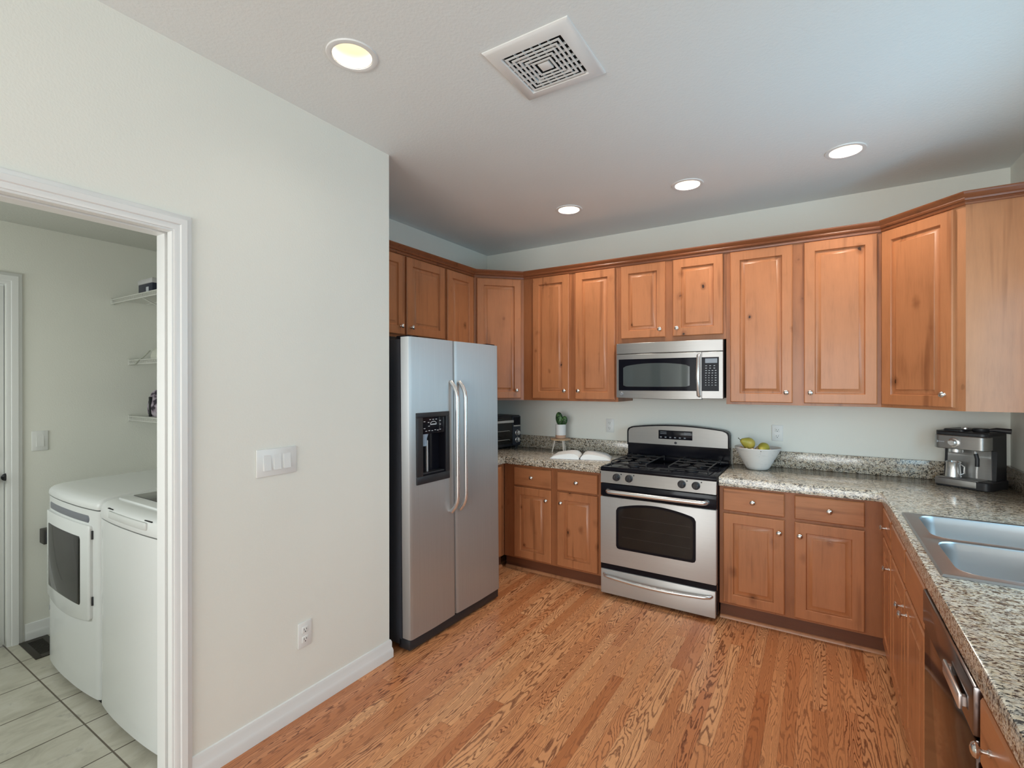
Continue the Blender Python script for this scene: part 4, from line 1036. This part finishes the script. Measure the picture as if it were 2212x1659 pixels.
# folded cloth with a dangling strap on the middle shelf
g = G('pale_cloth'); g.set(col=srgb(204, 206, 194), rough=0.85); g.bump(g.noise(g.coord(), 25, 3), 0.8, 0.02); M_cloth = g.m
t = thing('folded_cloth', 'heap of pale folded cloth on the middle laundry shelf', 'cloth', (-0.80, -2.44, 1.670))
rings = []
for k in range(9):
    u = k/8; s_ = math.sin(PI*min(1, u*0.5+0.5)); h2 = 0.0+u*0.12
    rr = [1.0, 1.03, 1.0, 0.95, 0.88, 0.76, 0.60, 0.38, 0.12][k]
    rings.append([(0.17*rr*math.cos(2*PI*i/24)*(1+0.06*math.sin(3*i+k)), 0.095*rr*math.sin(2*PI*i/24)*(1+0.05*math.cos(2*i)), h2) for i in range(24)])
obj('cloth_heap', MB().rings(rings), M_cloth, t)
obj('strap', MB().tube([(-0.11, -0.08, 0.055), (-0.17, -0.098, 0.012), (-0.20, -0.112, -0.010), (-0.235, -0.114, -0.032)], 0.007, 6, flat=0.4), M_cloth, t)
# bag and black case on the lowest shelf
t = thing('lunch_bag', 'grey and purple patterned bag on the lowest laundry shelf', 'bag', (-0.965, -2.46, 1.294))
rings = []
for z, a, b in ((0.0, 0.055, 0.035), (0.02, 0.068, 0.045), (0.07, 0.072, 0.048), (0.11, 0.060, 0.040), (0.15, 0.045, 0.028), (0.175, 0.030, 0.012)):
    rings.append([(a*math.cos(2*PI*i/20), b*math.sin(2*PI*i/20), z) for i in range(20)])
g = G('bag_fabric'); v = g.noise(g.coord(), 28, 2); g.set(col=g.ramp(v, [(0.42, srgb(48, 40, 52)), (0.50, srgb(150, 136, 150)), (0.65, srgb(186, 178, 186))]), rough=0.7)
obj('bag_body', MB().rings(rings), g.m, t)
obj('bag_strap', MB().box(0.010, 0.026, -0.052, -0.036, 0.0, 0.13, 0.003), M_blackm, t)
t = thing('black_case', 'black case with white edging leaning on the lowest laundry shelf', 'case', (-0.888, -2.47, 1.294))
obj('case_shell', MB().box(0, 0.16, 0.01, 0.15, 0, 0.215, 0.02), M_blackm, t)
obj('edging', MB().tube([(0.075, 0.008, 0.19), (0.058, 0.008, 0.05), (0.15, 0.008, 0.045)], 0.0035, 6).tube([(0.015, 0.008, 0.12), (0.012, 0.008, 0.012), (0.15, 0.008, 0.012)], 0.003, 6), M_print, t)
# wall box and floor register
t = thing('wall_box', 'small dark utility box on the laundry wall beside the dryer', 'wall box', (XL, -2.955, 0.56))
obj('box_shell', MB().box(0, 0.075, -0.035, 0.05, 0, 0.085, 0.004), plain('dark_brown_box', (0.05, 0.047, 0.043, 1), 0.5), t)
obj('box_front', MB().box(0.074, 0.078, -0.027, 0.042, 0.01, 0.075, 0.002), M_case, t)
t = thing('floor_register', 'dark bronze floor register on the laundry tiles', 'floor register', (-1.150, -3.085, 0.0))
M_reg = plain('bronze_register', (0.050, 0.044, 0.036, 1), 0.45, 0.4)
mb = MB().box(0, 0.30, 0, 0.03, 0, 0.005, 0.001).box(0, 0.30, 0.095, 0.125, 0, 0.005, 0.001).box(0, 0.04, 0.03, 0.095, 0, 0.005).box(0.26, 0.30, 0.03, 0.095, 0, 0.005)
obj('register_frame', mb, M_reg, t)
bm_ = MB()
for k in range(14): bm_.box(0.045+k*0.0155, 0.051+k*0.0155, 0.03, 0.095, 0.001, 0.004)
obj('register_fins', bm_, M_reg, t); obj('register_throat', MB().box(0.04, 0.26, 0.03, 0.095, 0.0002, 0.0012), M_dkgap, t)
